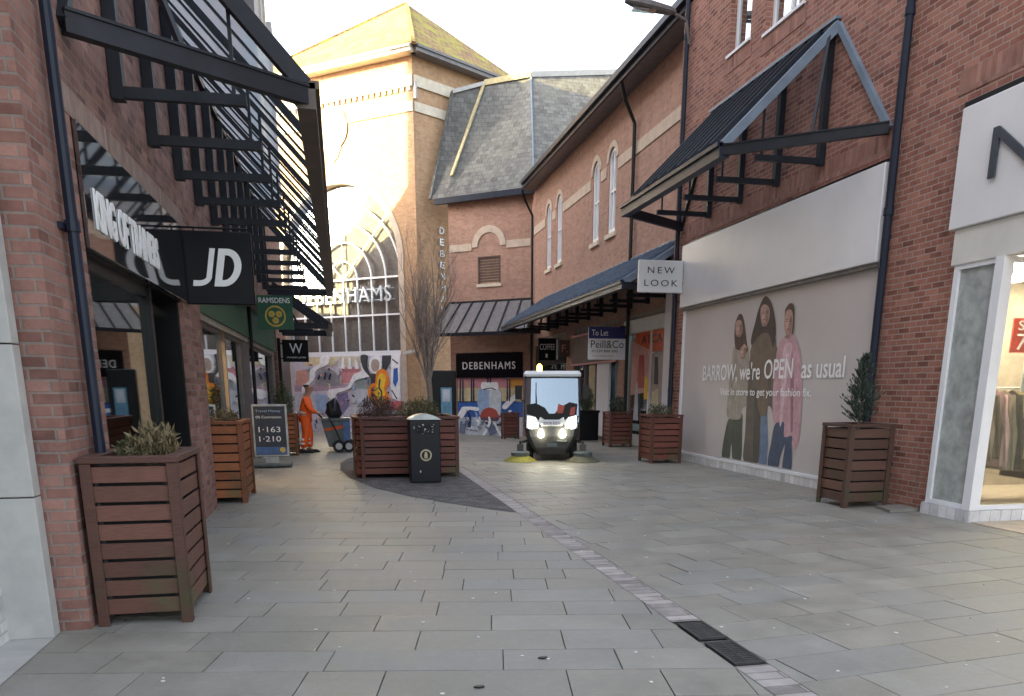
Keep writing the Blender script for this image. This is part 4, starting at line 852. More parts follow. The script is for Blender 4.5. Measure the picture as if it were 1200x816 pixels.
# To Let board
t = thing('to_let_board', (7.9, 20, 2.3), 'white and navy estate agent board reading To Let Peill&Co hung above the pavement', 'sign')
F9 = FY(22.8); 
MB().box(7.0, 8.12, 22.8, 22.84, 2.4, 3.3).build('board', 'board_white', t)
MB().box(7.0, 8.12, 22.792, 22.8, 2.98, 3.3).build('navy_band', 'navy_board', t)
mb = MB(); textmb('To Let', F9, 7.09, 7.58, 3.06, 3.22, .009, .013, mb=mb); mb.build('white_lettering', 'letter_white', t)
mb = MB(); textmb('Peill&Co', F9, 7.07, 8.06, 2.72, 2.93, .001, .006, mb=mb); textmb('01539 888 000', F9, 7.10, 7.88, 2.60, 2.67, .001, .006, mb=mb); textmb('www.peill.com', F9, 7.10, 7.75, 2.48, 2.52, .001, .006, mb=mb); mb.build('lettering', 'letter_grey', t)
MB().boxf(F, 22.78, 22.86, .0, .2, 3.3, 3.33).build('bracket', 'black_metal', t)
o = MB().prism([(0, 0)]*3, 0, 1) if False else None
t = thing('projecting_sign', (7.9, 30.3, 2.7), 'black and white projecting sign reading COFFEE above the sweeper', 'projecting sign')
MB().box(7.35, 8.13, 30.3, 30.38, 2.62, 3.42).build('panel', 'sign_black', t)
F10 = FY(30.3); mb = MB(); textmb('COFFEE', F10, 7.40, 7.98, 3.0, 3.22, .001, .01, mb=mb); mb.polyf(F10, [(8.03, 2.65), (8.10, 2.65), (8.10, 3.4), (8.03, 3.4)], .001, .01); textmb('1', F10, 7.62, 7.70, 2.72, 2.86, .001, .01, mb=mb); mb.build('lettering', 'letter_white', t)
t = thing('projecting_sign', (7.9, 28.9, 2.7), 'small brown projecting sign with a pink letter F beside the COFFEE sign', 'projecting sign')
MB().box(7.78, 8.2, 28.9, 28.96, 2.7, 3.28).build('panel', 'rust_brown', t)
F10 = FY(28.9); textmb('F.', F10, 7.87, 8.10, 2.86, 3.12, .001, .01).build('lettering', 'pink_trim', t)
# ------------------------------------------------------------ department store wing
B6 = thing('department_store_wing', (6.6, 36.3, -.5), 'brick store wing under a huge grey slate roof between the tower and the right row', 'building')
F = FW
mb = MB(); wall(mb, F, 0, 4.1, -.6, 9.5, -.4, 0, [(.4, 3.8, -.6, 3.12), (1.5, 2.62, 6.04, 7.15)]); mb.build('wall', 'brick_tan', B6)
mb = MB(); mb.ringf(F, 2.06, 7.55, .56, .84, .002, .04, 0, pi, 20); mb.boxf(F, .05, 1.2, .002, .035, 7.42, 7.72).boxf(F, 2.92, 4.05, .002, .035, 7.42, 7.72); mb.build('stone_band', 'stone_band', B6)
MB().boxf(F, 1.45, 2.67, .0, .06, 5.9, 6.02).build('sill', 'stone_cream', B6)
mb = MB()
for i in range(9): mb.boxf(F, 1.56, 2.56, -.1, -.02, 6.1+i*.115, 6.1+i*.115+.085)
mb.boxf(F, 1.5, 1.56, -.1, .01, 6.04, 7.15).boxf(F, 2.56, 2.62, -.1, .01, 6.04, 7.15).boxf(F, 1.56, 2.56, -.1, .01, 7.1, 7.15); mb.build('louvre_vent', 'rust_brown', B6)
MB().boxf(F, .4, 3.8, -.2, -.12, -.6, 3.12).build('shopfront_backing', 'frame_black', B6)
MB().boxf(F, .1, 4.0, .0, .06, 3.14, 3.45).build('lintel_band', 'brick_tan', B6)
E_ = .42
mb = MB(); mb.boxf(F, -.6, 4.55, E_-.12, E_, 9.36, 9.6); mb.build('gutter', 'navy_metal', B6)
MB().boxf(F, -.3, 4.5, .0, E_-.13, 9.42, 9.5).build('soffit', 'frame_grey', B6)
# roof: three slopes rising to a high ridge
def R_(x, y, z): return Vector((x, y, z))
e0 = FW(4.75, E_, 9.6); e1 = FW(4.0, E_, 9.6); e2 = FW(-.28, E_, 9.6); e3 = R_(7.62, 30.8, 9.6)
r0 = R_(5.39, 38.6, 14.16); r1 = R_(6.87, 38.8, 14.66); r2 = R_(8.84, 38.3, 14.96); r3 = R_(13.2, 39, 15.6)
mb = MB(); mb.add([e1, e2, r2, r1], [(0, 1, 2, 3)]); mb.add([e0, e1, r1, r0], [(0, 1, 2, 3)]); mb.add([e2, R_(14, 33.5, 9.6), r3, r2], [(0, 1, 2, 3)]); mb.build('roof', 'slate_tiles', B6)
mb = MB(); mb.bar(r1, r2, .25, .22); mb.build('ridge_capping', 'sunlit_ridge_flashing', B6); MB().bar(r2, r3, .25, .22).bar(r0, r1, .2, .15).build('ridge_capping', 'stone_pale', B6)  # yellow length: sunlight on the ridge painted into the capping colour
MB().bar(r1+Vector((-.03, -.05, 0)), r1+(e1-r1)*.82+Vector((-.03, -.05, .03)), .15, .06).build('flashing', 'sunlit_ridge_flashing', B6)
MB().bar(r2+Vector((0, -.02, 0)), e2+Vector((0, -.02, .05)), .06, .03).build('valley_lead', 'blue_grey_cap', B6)
MB().bar(e0, r0, .14, .08).build('hip_lead', 'slate_tiles', B6)
# lean-to glazed roof over the shopfront
t = thing('lean_to_roof', tuple(FW(2, .8, 3.8)), 'grey glazed lean-to roof over the black DEBENHAMS fascia', 'canopy')
A0, A1 = FW(-.15, .02, 5.3), FW(4.1, .02, 5.3); C0, C1 = FW(-.5, 1.5, 3.85), FW(4.3, 1.5, 3.85)
mb = MB(); mb.add([A0, A1, C1, C0, A0-Vector((0, 0, .04)), A1-Vector((0, 0, .04)), C1-Vector((0, 0, .04)), C0-Vector((0, 0, .04))], [(0, 1, 2, 3), (4, 7, 6, 5)]); mb.build('panels', 'lead_grey' if 'lead_grey' in MATS else 'frame_grey', t)
for i in range(8):
    k = i/7; MB().bar(A0+(A1-A0)*k+Vector((0, 0, .02)), C0+(C1-C0)*k+Vector((0, 0, .02)), .06, .07).build('rib', 'canopy_steel', t)
MB().bar(C0, C1, .1, .14).build('gutter', 'canopy_steel', t); MB().bar(A0, A1, .08, .1).build('wall_rail', 'canopy_steel', t)
t = thing('fascia_sign', tuple(FW(2.1, .1, 2)), 'black fascia reading DEBENHAMS in pale letters under the lean-to roof', 'shop sign')
MB().boxf(F, .42, 3.76, .0, .1, 2.06, 3.1).build('panel', 'sign_black', t); textmb('DEBENHAMS', F, 3.4, .72, 2.42, 2.74, .101, .13, track=1.25).build('lettering', 'letter_white', t)
t = thing('painted_mural', tuple(FW(2.1, 0, -.4)), 'hoarding mural of a ship bow with red dome below the black DEBENHAMS fascia', 'mural')
MB().boxf(F, .42, 3.78, -.11, -.05, -.55, 2.05).build('board', 'ink_lgrey', t); flat_art(F, MURALB[:8]+scribble(5, 45, .5, 3.7, -.45, .6, ['white', 'slateb', 'lblue', 'ink', 'whiteb'])+MURALB[8:]+scribble(6, 14, .5, 3.7, -.45, .3, ['white', 'whiteb', 'slateb']), -.05, 'painting', t, .0015)
# ------------------------------------------------------------ tower
B7 = thing('arched_tower_building', (3.4, 38, -.5), 'sunlit square brick tower with giant arched window and mossy pyramid roof', 'building')
F = FT; AC, AZ, AR = 4.2, 6.95, 3.25
mb = MB(); mb.boxf(F, 0, AC-AR, -.8, 0, -.6, AZ).boxf(F, AC+AR, 8.6, -.8, 0, -.6, AZ); mb.boxf(F, 0, AC-AR, -.8, 0, AZ, AZ+AR).boxf(F, AC+AR, 8.6, -.8, 0, AZ, AZ+AR)
mb.archfill(F, AC, AZ, AR, AZ+AR+.0, -.8, 0, 40); mb.boxf(F, 0, 8.6, -.8, 0, AZ+AR, 14.45)
mb.boxf(FS, .03, 6.0, -.5, -.004, -.6, 14.45)
mb.build('wall', 'brick_tower', B7)
MB().ringf(F, AC, AZ, AR-.02, AR+.27, -.3, .03, 0, pi, 40).boxf(F, AC-AR-.27, AC-AR+.02, -.3, .03, -.5, AZ).boxf(F, AC+AR-.02, AC+AR+.27, -.3, .03, -.5, AZ).build('arch_surround', 'stone_band', B7)
mb = MB(); mb.boxf(F, 0, 3.3, .001, .06, 12.45, 12.8).boxf(F, 5.1, 8.6, .001, .06, 12.45, 12.8).boxf(F, 0, 8.6, .001, .08, 13.35, 13.75).boxf(FS, .05, 6.0, .001, .06, 12.45, 12.8).boxf(FS, .05, 6.0, .001, .08, 13.35, 13.75); mb.build('stone_band', 'stone_cream', B7)
mb = MB()
for i in range(28): mb.boxf(F, .1+i*.3, .25+i*.3, .001, .07, 13.2, 13.34)
mb.build('dentils', 'stone_cream', B7)
mb = MB(); mb.ringf(F, AC, 12.35, .02, .82, .001, .04, 0, 2*pi, 36); mb.ringf(F, AC, 12.35, .72, .86, .04, .06, 0, 2*pi, 36); mb.polyf(F, [(AC-.5, 11.6), (AC-.25, 11.2), (AC, 11.0), (AC+.25, 11.2), (AC+.5, 11.6)], .001, .04); mb.build('medallion', 'stone_cream', B7)
MB().boxf(F, 0, .03, 0, .0, 0, 0) if False else None
# window grid
fr = MB()
zs = [3.12, 4.75, 6.3]
for z in zs: fr.boxf(F, AC-AR, AC+AR, -.35, -.25, z-.035, z+.035)
fr.boxf(F, AC-AR, AC+AR, -.35, -.2, 3.02, 3.22)
mu = [AC+k*.78 for k in range(-4, 5)]
for u in mu: fr.boxf(F, u-.026, u+.026, -.34, -.26, 3.2, 6.3)
for r_ in (.78, 1.56, 2.34, 3.12): fr.ringf(F, AC, 6.3, r_-.026, r_+.026, -.34, -.26, 0, pi, 28)
for a in (pi/4, pi*3/4, pi/2):
    p0 = F(AC, -.3, 6.3); p1 = F(AC+3.6*cos(a), -.3, 6.3+3.6*sin(a)); fr.bar(p0, p1, .05, .05)
w = fr.build('arch_window', 'white_paint', B7)
mb = MB(); mb.polyf(F, [(AC-AR, 3.1), (AC+AR, 3.1), (AC+AR, AZ)]+[(AC+AR*cos(a*pi/24), AZ+AR*sin(a*pi/24)) for a in range(1, 24)]+[(AC-AR, AZ)], -.31, -.30); mb.build('pane', 'arch_glass', w)
MB().boxf(F, AC-AR, AC+AR, -.46, -.44, 3, 10.3).build('blind', 'arch_glass_back', w)
mb = MB(); textmb('DEBENHAMS', F, 6.9, 1.52, 5.3, 5.95, -.22, -.14, mb=mb, track=1.1); mb.boxf(F, 1.4, 7.0, -.25, -.23, 5.36, 5.40).boxf(F, 1.4, 7.0, -.25, -.23, 5.82, 5.86)
t2 = mb.build('arch_lettering', 'letter_steel'); tag(t2, 'large metal DEBENHAMS letters across the arched tower window', 'shop sign')
t = thing('painted_mural', tuple(FT(4, 0, -.4)), 'wide mural with white smoke and an orange flame figure under the arched window', 'mural')
MB().boxf(F, AC-AR, AC+AR, -.30, -.16, -.55, 3.02).build('board', 'ink_lav', t)
flat_art(F, [(c_, [(min(AC+AR-.01, max(AC-AR+.03, u)), min(3.01, max(-.5, z))) for u, z in p]) for c_, p in MURALA[:11]+scribble(4, 90, 1.0, 7.3, -.4, 2.9, ['lav', 'grey', 'rose', 'ink', 'cream', 'lblue', 'purp', 'white', 'teal', 'salm'])+MURALA[11:]+scribble(8, 16, 2.0, 2.9, .3, 1.8, ['dark', 'yel'])], -.16, 'painting', t, .0015)
# vertical letters on the tower side wall
mb = MB()
for i, ch in enumerate('DEBENHAMS'): textmb(ch, FS, 1.2, 1.45, 8.0-i*.46, 8.26-i*.46, .05, .09, mb=mb)
t2 = mb.build('vertical_lettering', 'alu'); tag(t2, 'column of small grey letters running down the shaded tower side', 'shop sign')
# eaves and pyramid
c0, c1 = F(-.25, .25, 14.5), F(8.85, .25, 14.5); c3 = FS(6.2, .25, 14.5)+Vector((0, 0, 0)); c2 = c1+(c3-c0)
def eave(a, b_, m_):
    mb = MB(); mb.bar(a+Vector((0, 0, .0)), b_+Vector((0, 0, .0)), .5, .16); mb.bar(a+Vector((0, 0, .12)), b_+Vector((0, 0, .12)), .62, .10); mb.build('cornice', m_, B7)
eave(c0, c1, 'stone_cream'); eave(c0, c3, 'frame_grey')
ap = Vector((3.94, 43.46, 19.36))
up = Vector((0, 0, .16)); mb = MB(); 
def ext(p): return p+(p-Vector((3.94, 43.46, p.z)))*.05+up
mb.add([ext(c0), ext(c1), ext(c2), ext(c3), ap], [(0, 1, 4), (1, 2, 4), (2, 3, 4), (3, 0, 4), (3, 2, 1, 0)]); mb.build('roof', 'mossy_tiles', B7)
MB().bar(ext(c0), ap, .18, .1).bar(ext(c1), ap, .18, .1).build('hip_tiles', 'mossy_tiles', B7)
o = MB().boxf(FS, .02, .12, .02, .14, 12.9, 13.5).build('floodlight', 'stone_pale'); tag(o, 'small pale floodlight fixed high on the tower corner', 'floodlight')
t = thing('security_camera', tuple(FT(.25, .1, 3)), 'white bullet security camera on the tower wall right of the arch', 'camera')
MB().bar(FT(.3, .0, 3.05), FT(.3, .3, 3.1), .05, .05).build('arm', 'off_white', t); MB().bar(FT(.1, .3, 3.15), FT(.55, .45, 3.05), .13, .13).build('housing', 'off_white', t)
# totem
t = thing('advert_totem', (3.8, 31, -.35), 'tall black information totem with a lit blue poster behind the big planter', 'totem')
MB().box(3.36, 4.3, 31, 31.3, -.35, 2.25).build('case', 'frame_black', t, bevel=.03); MB().box(3.7, 4.12, 30.985, 31.0, .62, 1.62).build('poster', 'sticker_blue', t)
MB().box(3.76, 4.06, 30.975, 30.985, 1.1, 1.56).build('poster_print', 'ink_lgrey', t)
# ------------------------------------------------------------ planters
def planter(loc, w_, d_, h_, mat_, label, n=8, chamf=0, gap=.022, rz=0, group=None):
    t = thing('planter', loc, label, 'planter', rz=rz, group=group)
    if chamf: P = [(-w_/2+chamf, -d_/2), (w_/2, -d_/2), (w_/2, d_/2), (-w_/2+chamf, d_/2), (-w_/2, d_/2-chamf), (-w_/2, -d_/2+chamf)]
    else: P = [(-w_/2, -d_/2), (w_/2, -d_/2), (w_/2, d_/2), (-w_/2, d_/2)]
    k = len(P); foot = .03; H_ = h_-.045; pitch_ = (H_-foot-.05)/n
    for i in range(k):
        a = Vector((*P[i], 0)); b_ = Vector((*P[(i+1) % k], 0)); d = (b_-a); L = d.length; d.normalize(); nn = Vector((d.y, -d.x, 0))
        mb = MB()
        for j in range(n):
            z0 = foot+.05+j*pitch_; jj = random.uniform(-.002, .002)
            o0 = a+d*.03-nn*(.022+jj); o1 = b_-d*.03-nn*(.022+jj)
            q = [o0, o1, o1-nn*.02, o0-nn*.02]
            mb.hexa([v+Vector((0, 0, z0)) for v in q]+[v+Vector((0, 0, z0+pitch_-gap)) for v in q])
        mb.build('slats', mat_, t, world=False, bevel=.003, attr=(foot+.05-.005, pitch_, i*7+int(loc[1]*10)))
        q = [a-nn*.075+d*.03, b_-nn*.075-d*.03, b_-nn*.10-d*.03, a-nn*.10+d*.03]
        MB().hexa([v+Vector((0, 0, foot+.04)) for v in q]+[v+Vector((0, 0, H_-.02)) for v in q]).build('liner', 'dark_interior', t, world=False)
        # posts at both ends of each face: one post per corner
        pw = .055 if not chamf else .05
        if L > .4:
            for e, sgn in ((a, 1), (b_, -1)):
                q = [e, e+d*sgn*pw*1.3, e+d*sgn*pw*1.3-nn*.016, e-nn*.016]
                MB().hexa([v+nn*.001+Vector((0, 0, 0)) for v in q]+[v+nn*.001+Vector((0, 0, H_)) for v in q]).build('post', mat_, t, world=False, bevel=.003)
    cx_ = sum(p[0] for p in P)/k; cy_ = sum(p[1] for p in P)/k
    In = [(p[0]*(1-.09/(w_/2)), p[1]*(1-.09/(d_/2))) for p in P]
    for i in range(k):
        a, b_, c_, e = P[i], P[(i+1) % k], In[(i+1) % k], In[i]; g = 1.02
        MB().hexa([(p[0]*g, p[1]*g, H_+.001) for p in (a, b_)]+[(p[0], p[1], H_+.001) for p in (c_, e)]+[(p[0]*g, p[1]*g, h_) for p in (a, b_)]+[(p[0], p[1], h_) for p in (c_, e)]).build('rim', mat_, t, world=False, bevel=.004)
    MB().prism([(p[0]*.9, p[1]*.9) for p in P], H_-.12, H_-.06).build('soil', 'soil', t, world=False)
    return t
planter((-1.41, 6.16, 0), .61, .9, 1.16, 'wood_brown', 'tall dark brown slatted planter standing nearest the camera at the left brick pier')
planter((-1.70, 12.45, 0), .62, 1.15, 1.15, 'wood_warm_lit', 'orange brown slatted planter, warm light painted into its colour, second along the left wall')
planter((-1.42, 20.65, 0), .66, .7, 1.0, 'wood_warm_lit', 'small slatted planter behind the chalk price board on the left')
planter((1.12, 15.65, 0), 1.9, 1.9, 1.10, 'wood_red', 'wide dark red planter box around the bare tree in the middle', chamf=.12, n=8)
planter((7.0, 10.0, 0), .68, .66, 1.13, 'wood_dark', 'brown slatted planter with a small conifer beside the big fashion poster', n=7)
planter((6.88, 16.85, 0), .72, .75, 1.04, 'wood_red', 'red brown planter under the NEW LOOK hanging sign', n=7)
planter((7.56, 21.7, 0), .66, .66, .96, 'wood_red', 'red brown planter farther along the right shops, before the white pilaster', n=7)
planter((6.5, 31.5, -.38), .62, .6, 1.05, 'wood_red', 'distant brown planter half hidden behind the left side of the sweeper', n=7)
t = thing('planter', (7.45, 24.3, 0), 'black square tub planter with dark shrub to the right of the sweeper', 'planter')
MB().box(7.15, 7.75, 24.0, 24.6, .02, .86).box(7.12, 7.78, 23.97, 24.63, .86, .93).build('tub', 'frame_black', t, bevel=.01)
# plants
def plant(name, loc, label, specs, stems=None):
    specs = [(c_, r_, int(n*1.7), size*.62, up, m_) for c_, r_, n, size, up, m_ in specs]
    t = thing(name, loc, label, 'plant')
    sm = MB(); x, y, z = loc
    for _ in range(stems or 10):
        a = random.uniform(0, 2*pi); r_ = random.uniform(.02, specs[0][1][0]*.7); L = random.uniform(.5, .95)*(specs[0][0][2]+specs[0][1][2])
        sm.tube([(x, y, z-.1), (x+r_*.5*cos(a), y+r_*.5*sin(a), z+L*.5), (x+r_*cos(a), y+r_*sin(a), z+L)], [.006, .005, .002], 4)
    sm.build('stems', 'twig', t)
    mb = MB(); ms = []
    for c_, r_, n, size, up, mname in specs:
        if mname not in ms: ms.append(mname)
        mb.cur = ms.index(mname); leaves(mb, lambda: blob_pt((x+c_[0], y+c_[1], z+c_[2]), r_), n, size, up)
    mb.build('foliage', ms, t)
    return t
plant('shrub', (-1.38, 6.2, 1.08), 'straggly straw and green grassy shrub in the nearest left planter', [((0, 0, .08), (.22, .34, .10), 700, .05, .8, 'leaf_olive'), ((.06, -.05, .12), (.16, .22, .15), 260, .10, 1.2, 'leaf_straw'), ((-.12, .15, .08), (.14, .2, .09), 500, .045, .4, 'leaf_green')])
plant('shrub', (-1.68, 12.4, 1.08), 'low sparse plant in the orange brown left planter', [((0, 0, .1), (.22, .4, .12), 350, .07, .7, 'leaf_olive')])
plant('shrub', (-1.38, 20.65, .93), 'tall green bushy shrub in the planter behind the price board', [((0, 0, .3), (.24, .24, .4), 900, .08, .6, 'leaf_green'), ((-.1, 0, .5), (.18, .2, .4), 500, .07, .8, 'leaf_olive')])
plant('heather_shrub', (.62, 15.1, 1.03), 'dusky red brown heather on the left of the wide red planter', [((0, 0, .16), (.36, .32, .28), 1500, .07, .9, 'leaf_heather'), ((.1, 0, .1), (.35, .3, .2), 300, .06, .9, 'leaf_olive')], 20)
plant('shrub', (1.35, 15.05, 1.03), 'olive green low shrub between heather and bare tree in the wide red planter', [((0, 0, .13), (.42, .3, .22), 1300, .07, .8, 'leaf_olive'), ((.1, 0, .2), (.3, .25, .22), 350, .07, .8, 'leaf_green')], 16)
plant('shrub', (6.88, 16.85, .98), 'short dry plants in the planter under the NEW LOOK sign', [((0, 0, .1), (.3, .3, .13), 420, .07, .8, 'leaf_olive'), ((-.1, 0, .16), (.2, .25, .14), 160, .08, 1.0, 'leaf_conifer')])
plant('shrub', (7.56, 21.7, .9), 'spiky grey green plant in the planter before the white pilaster', [((0, 0, .2), (.25, .25, .28), 420, .12, 1.0, 'leaf_conifer')])
plant('shrub', (7.45, 24.3, .88), 'dark leafy shrub in the black tub', [((0, 0, .35), (.24, .24, .42), 900, .09, .6, 'leaf_green'), ((0, 0, .3), (.2, .2, .4), 500, .08, .6, 'leaf_conifer')])
# conifer
t = thing('conifer', (6.98, 9.98, 1.05), 'small dark green upright conifer in the brown planter by the poster', 'tree')
MB().tube([(6.98, 9.98, 1.0), (7.0, 9.98, 1.5), (7.02, 9.98, 2.0)], [.02, .014, .004], 6).build('trunk', 'bark', t)
mb = MB(); rc = random.Random(11)
for i in range(230):
    h = rc.random()**1.1; a = rc.uniform(0, 2*pi); R0 = (.25*(1-h)**.7+.02)*(.6+.8*rc.random()**2)*(1 if h > .12 else .75); tp = Vector((6.99+R0*cos(a)*.95, 9.98+R0*sin(a), 1.13+.9*h+R0*.5))
    bs = Vector((6.98, 9.98, 1.1+.82*h)); mb.add([bs, bs+Vector((.004, 0, 0)), tp], [(0, 1, 2)])
    for j in range(26):
        k = rc.uniform(.35, 1); p = bs.lerp(tp, k); aa = a+rc.gauss(0, .9); d = Vector((cos(aa)*.5, sin(aa)*.5, rc.uniform(.5, 1.3))).normalized(); sd_ = d.cross(Vector((rc.uniform(-1, 1), rc.uniform(-1, 1), .2))).normalized(); s_ = rc.uniform(.03, .06)
        mb.add([p, p+d*s_*.5+sd_*.006, p+d*s_, p+d*s_*.5-sd_*.006], [(0, 1, 2, 3)])
mb.build('foliage', 'leaf_conifer', t)
# bare tree
t = thing('bare_tree', (1.62, 15.35, 1.0), 'leafless upright tree with many fine branches in the wide red planter', 'tree')
rt = random.Random(21); tr = MB(); br = MB()
tr.tube([(1.62, 15.35, .95), (1.63, 15.35, 1.5), (1.60, 15.36, 2.0)], [.058, .05, .05], 10); tr.build('trunk', 'bark', t, smooth=True)
def twig(p, d, L, r_, lev):
    pts = [p]; rs = [r_]; n = 5 if lev < 2 else 3; q = p.copy(); dd = d.copy()
    for i in range(n):
        dd = (dd+Vector((rt.gauss(0, .09), rt.gauss(0, .09), .10 if lev < 2 else .16))).normalized(); q = q+dd*L/n; pts.append(q.copy()); rs.append(r_*(1-.8*(i+1)/n)+.0009)
    br.tube(pts, rs, 6 if lev == 0 else 3, cap=False)
    if lev < 3:
        for _ in range((8, 4, 2)[lev]):
            k = rt.uniform(.15, .95); i = int(k*n); b0 = pts[i].lerp(pts[min(n, i+1)], k*n-i); a = rt.uniform(0, 2*pi)
            sp = (.7, .8, .8)[lev]; nd_ = (dd*.9+Vector((cos(a)*sp, sin(a)*sp, .55))).normalized()
            twig(b0, nd_, L*(.42, .5, .5)[lev]*(1.25-k*.6), rs[i]*.55, lev+1)
for i in range(12):
    a = i*2*pi/12+rt.uniform(-.2, .2); s_ = rt.uniform(.08, .38)
    twig(Vector((1.60, 15.36, 1.45+rt.uniform(0, .45))), Vector((cos(a)*s_, sin(a)*s_, 1)).normalized(), rt.uniform(1.45, 2.4), .019, 0)
br.build('branches', 'twig', t)
# ------------------------------------------------------------ litter bin
t = thing('litter_bin', (1.36, 14.0, 0), 'tall black litter bin with a silver top and gold round emblem before the red planter', 'bin')
MB().box(1.1, 1.62, 13.75, 14.25, .02, 1.08).build('body', 'bin_black', t, bevel=.012)
MB().box(1.14, 1.58, 13.79, 14.21, 0, .02).build('base', 'frame_black', t)
mb = MB(); N = 12
for i in range(N):
    a = -1+2*i/N; b_ = -1+2*(i+1)/N; z = lambda k: 1.085+.09*(1-k*k); mb.hexa([(1.36+.27*a, 13.73, 1.08), (1.36+.27*b_, 13.73, 1.08), (1.36+.27*b_, 14.27, 1.08), (1.36+.27*a, 14.27, 1.08), (1.36+.27*a, 13.73, z(a)), (1.36+.27*b_, 13.73, z(b_)), (1.36+.27*b_, 14.27, z(b_)), (1.36+.27*a, 14.27, z(a))])
mb.build('top', 'bin_steel', t)
F = FY(13.75)
MB().boxf(F, 1.2, 1.52, .0, .004, .84, 1.0).build('opening', 'dark_interior', t)
mb = MB(); mb.ringf(F, 1.365, .485, .075, .10, .001, .01, 0, 2*pi, 28); mb.polyf(F, [(1.34, .43), (1.39, .43), (1.395, .48), (1.38, .54), (1.35, .54), (1.335, .48)], .001, .008); mb.build('emblem', 'brass', t)
MB().boxf(F, 1.255, 1.275, .001, .006, .19, .225).boxf(F, 1.17, 1.18, .001, .006, .93, .97).build('lock', 'alu', t)
mb = MB(); rl = random.Random(2)
for _ in range(26):
    u = rl.uniform(1.22, 1.5); z = rl.uniform(.82, 1.0); s_ = rl.uniform(.004, .016); mb.boxf(F, u, u+s_*1.5, .004, .007, z, z+s_*.7)
mb.build('sticker_scraps', 'off_white', t)
# ------------------------------------------------------------ A-board
t = thing('pavement_board', (-1.47, 17.4, 0), 'free standing dark price board showing 1.163 and 1.210 in a silver frame', 'sign board')
Fa = FY(17.3)
MB().boxf(Fa, -1.82, -1.12, -.03, .03, .22, 1.28).build('frame', 'alu', t, bevel=.012)
MB().boxf(Fa, -1.78, -1.16, .03, .034, .26, 1.24).build('panel', 'aboard_panel', t)
MB().boxf(Fa, -1.77, -1.17, .034, .037, .27, .42).build('blue_strip', 'aboard_blue', t)
mb = MB(); textmb('1·163', Fa, -1.70, -1.27, .72, .83, .035, .04, mb=mb); textmb('1·210', Fa, -1.70, -1.27, .53, .64, .035, .04, mb=mb); textmb('0% Commission', Fa, -1.74, -1.24, 1.0, 1.05, .035, .04, mb=mb); mb.build('numerals', 'letter_white', t)
textmb('Travel Money', Fa, -1.74, -1.24, 1.11, 1.17, .035, .04).build('heading', 'ink_lblue', t)
MB().ringf(Fa, -1.25, .36, .005, .055, .038, .042, 0, 2*pi, 18).build('badge', 'gold', t)
MB().box(-1.86, -1.08, 17.15, 17.6, .02, .10).build('base', 'plastic_grey', t, bevel=.02); MB().box(-1.6, -1.34, 17.28, 17.34, .10, .22).build('stem', 'alu', t)
for x in (-1.8, -1.14): MB().lathe((x-.02, 17.55, .05), [(.005, 0), (.05, 0), (.05, .04), (.005, .04)], 14, 'x').build('wheel', 'rubber', t)
# ------------------------------------------------------------ leaf litter
mb = MB(); rg = random.Random(17)
def bit(x, y, s_):
    a = rg.uniform(0, 6.28); mb.add([(x, y, .006), (x+s_*cos(a), y+s_*sin(a), .012), (x+s_*1.3*cos(a+.6), y+s_*1.3*sin(a+.6), .008), (x+s_*.7*cos(a+1.2), y+s_*.7*sin(a+1.2), .005)], [(0, 1, 2, 3)])
for _ in range(90): bit(7.4-abs(rg.gauss(0, .25)), rg.uniform(9.2, 17.3), rg.uniform(.01, .03))
for _ in range(90): bit(-1.70+abs(rg.gauss(0, .12)), rg.uniform(5.7, 20), rg.uniform(.01, .028))
for _ in range(60): bit(rg.uniform(.1, 2.1), 14.7-abs(rg.gauss(0, .12)), rg.uniform(.01, .028))
for _ in range(60): bit(rg.uniform(-1.5, 6.5), rg.uniform(4, 14), rg.uniform(.006, .016))
o = mb.build('leaf_litter', 'leaf_heather'); o['kind'] = 'stuff'; tag(o, 'small dry leaf scraps gathered along wall bases and planters', 'leaf litter')
# ------------------------------------------------------------ street sweeper
t = thing('street_sweeper', (4.56, 17.5, 0), 'compact road sweeper with white roof, lit headlights and round side brushes', 'street sweeper')
def loft(mb, levels):
    vs_ = []
    for z, hw, y0, y1, cr in levels: vs_ += [(-hw+cr, y0, z), (hw-cr, y0, z), (hw, y0+cr, z), (hw, y1, z), (-hw, y1, z), (-hw, y0+cr, z)]
    k = 6; mb.add([(4.56+x, 17.5+y, z) for x, y, z in vs_], [(i*k+j, i*k+(j+1) % k, (i+1)*k+(j+1) % k, (i+1)*k+j) for i in range(len(levels)-1) for j in range(k)]+[tuple(range(k)), tuple(range(len(vs_)-1, len(vs_)-k-1, -1))]); return mb
loft(MB(), [(.16, .34, .05, 1.2, .05), (.30, .44, -.02, 1.25, .08), (.55, .58, -.05, 1.3, .10), (.8, .62, -.03, 1.3, .10), (1.0, .63, .0, 1.3, .08)]).build('lower_body', 'sweeper_dark', t)
loft(MB(), [(1.0, .62, 1.0, 1.3, .02), (1.86, .6, 1.0, 1.3, .02)]).build('cab_rear', 'sweeper_dark', t)
for s_ in (-1, 1):
    MB().hexa([(4.56+s_*.60, 17.52, 1.0), (4.56+s_*.63, 17.52, 1.0), (4.56+s_*.63, 17.62, 1.0), (4.56+s_*.60, 17.62, 1.0), (4.56+s_*.57, 17.70, 1.86), (4.56+s_*.61, 17.70, 1.86), (4.56+s_*.61, 17.80, 1.86), (4.56+s_*.57, 17.80, 1.86)]).build('windscreen_pillar', 'navy_metal', t)
loft(MB(), [(1.85, .63, .10, 1.35, .05), (1.90, .64, .08, 1.36, .06), (1.97, .60, .12, 1.34, .08)]).build('cab_roof', 'sweeper_white', t, smooth=False)
Fv_ = FY(17.49)
mb = MB(); N = 10
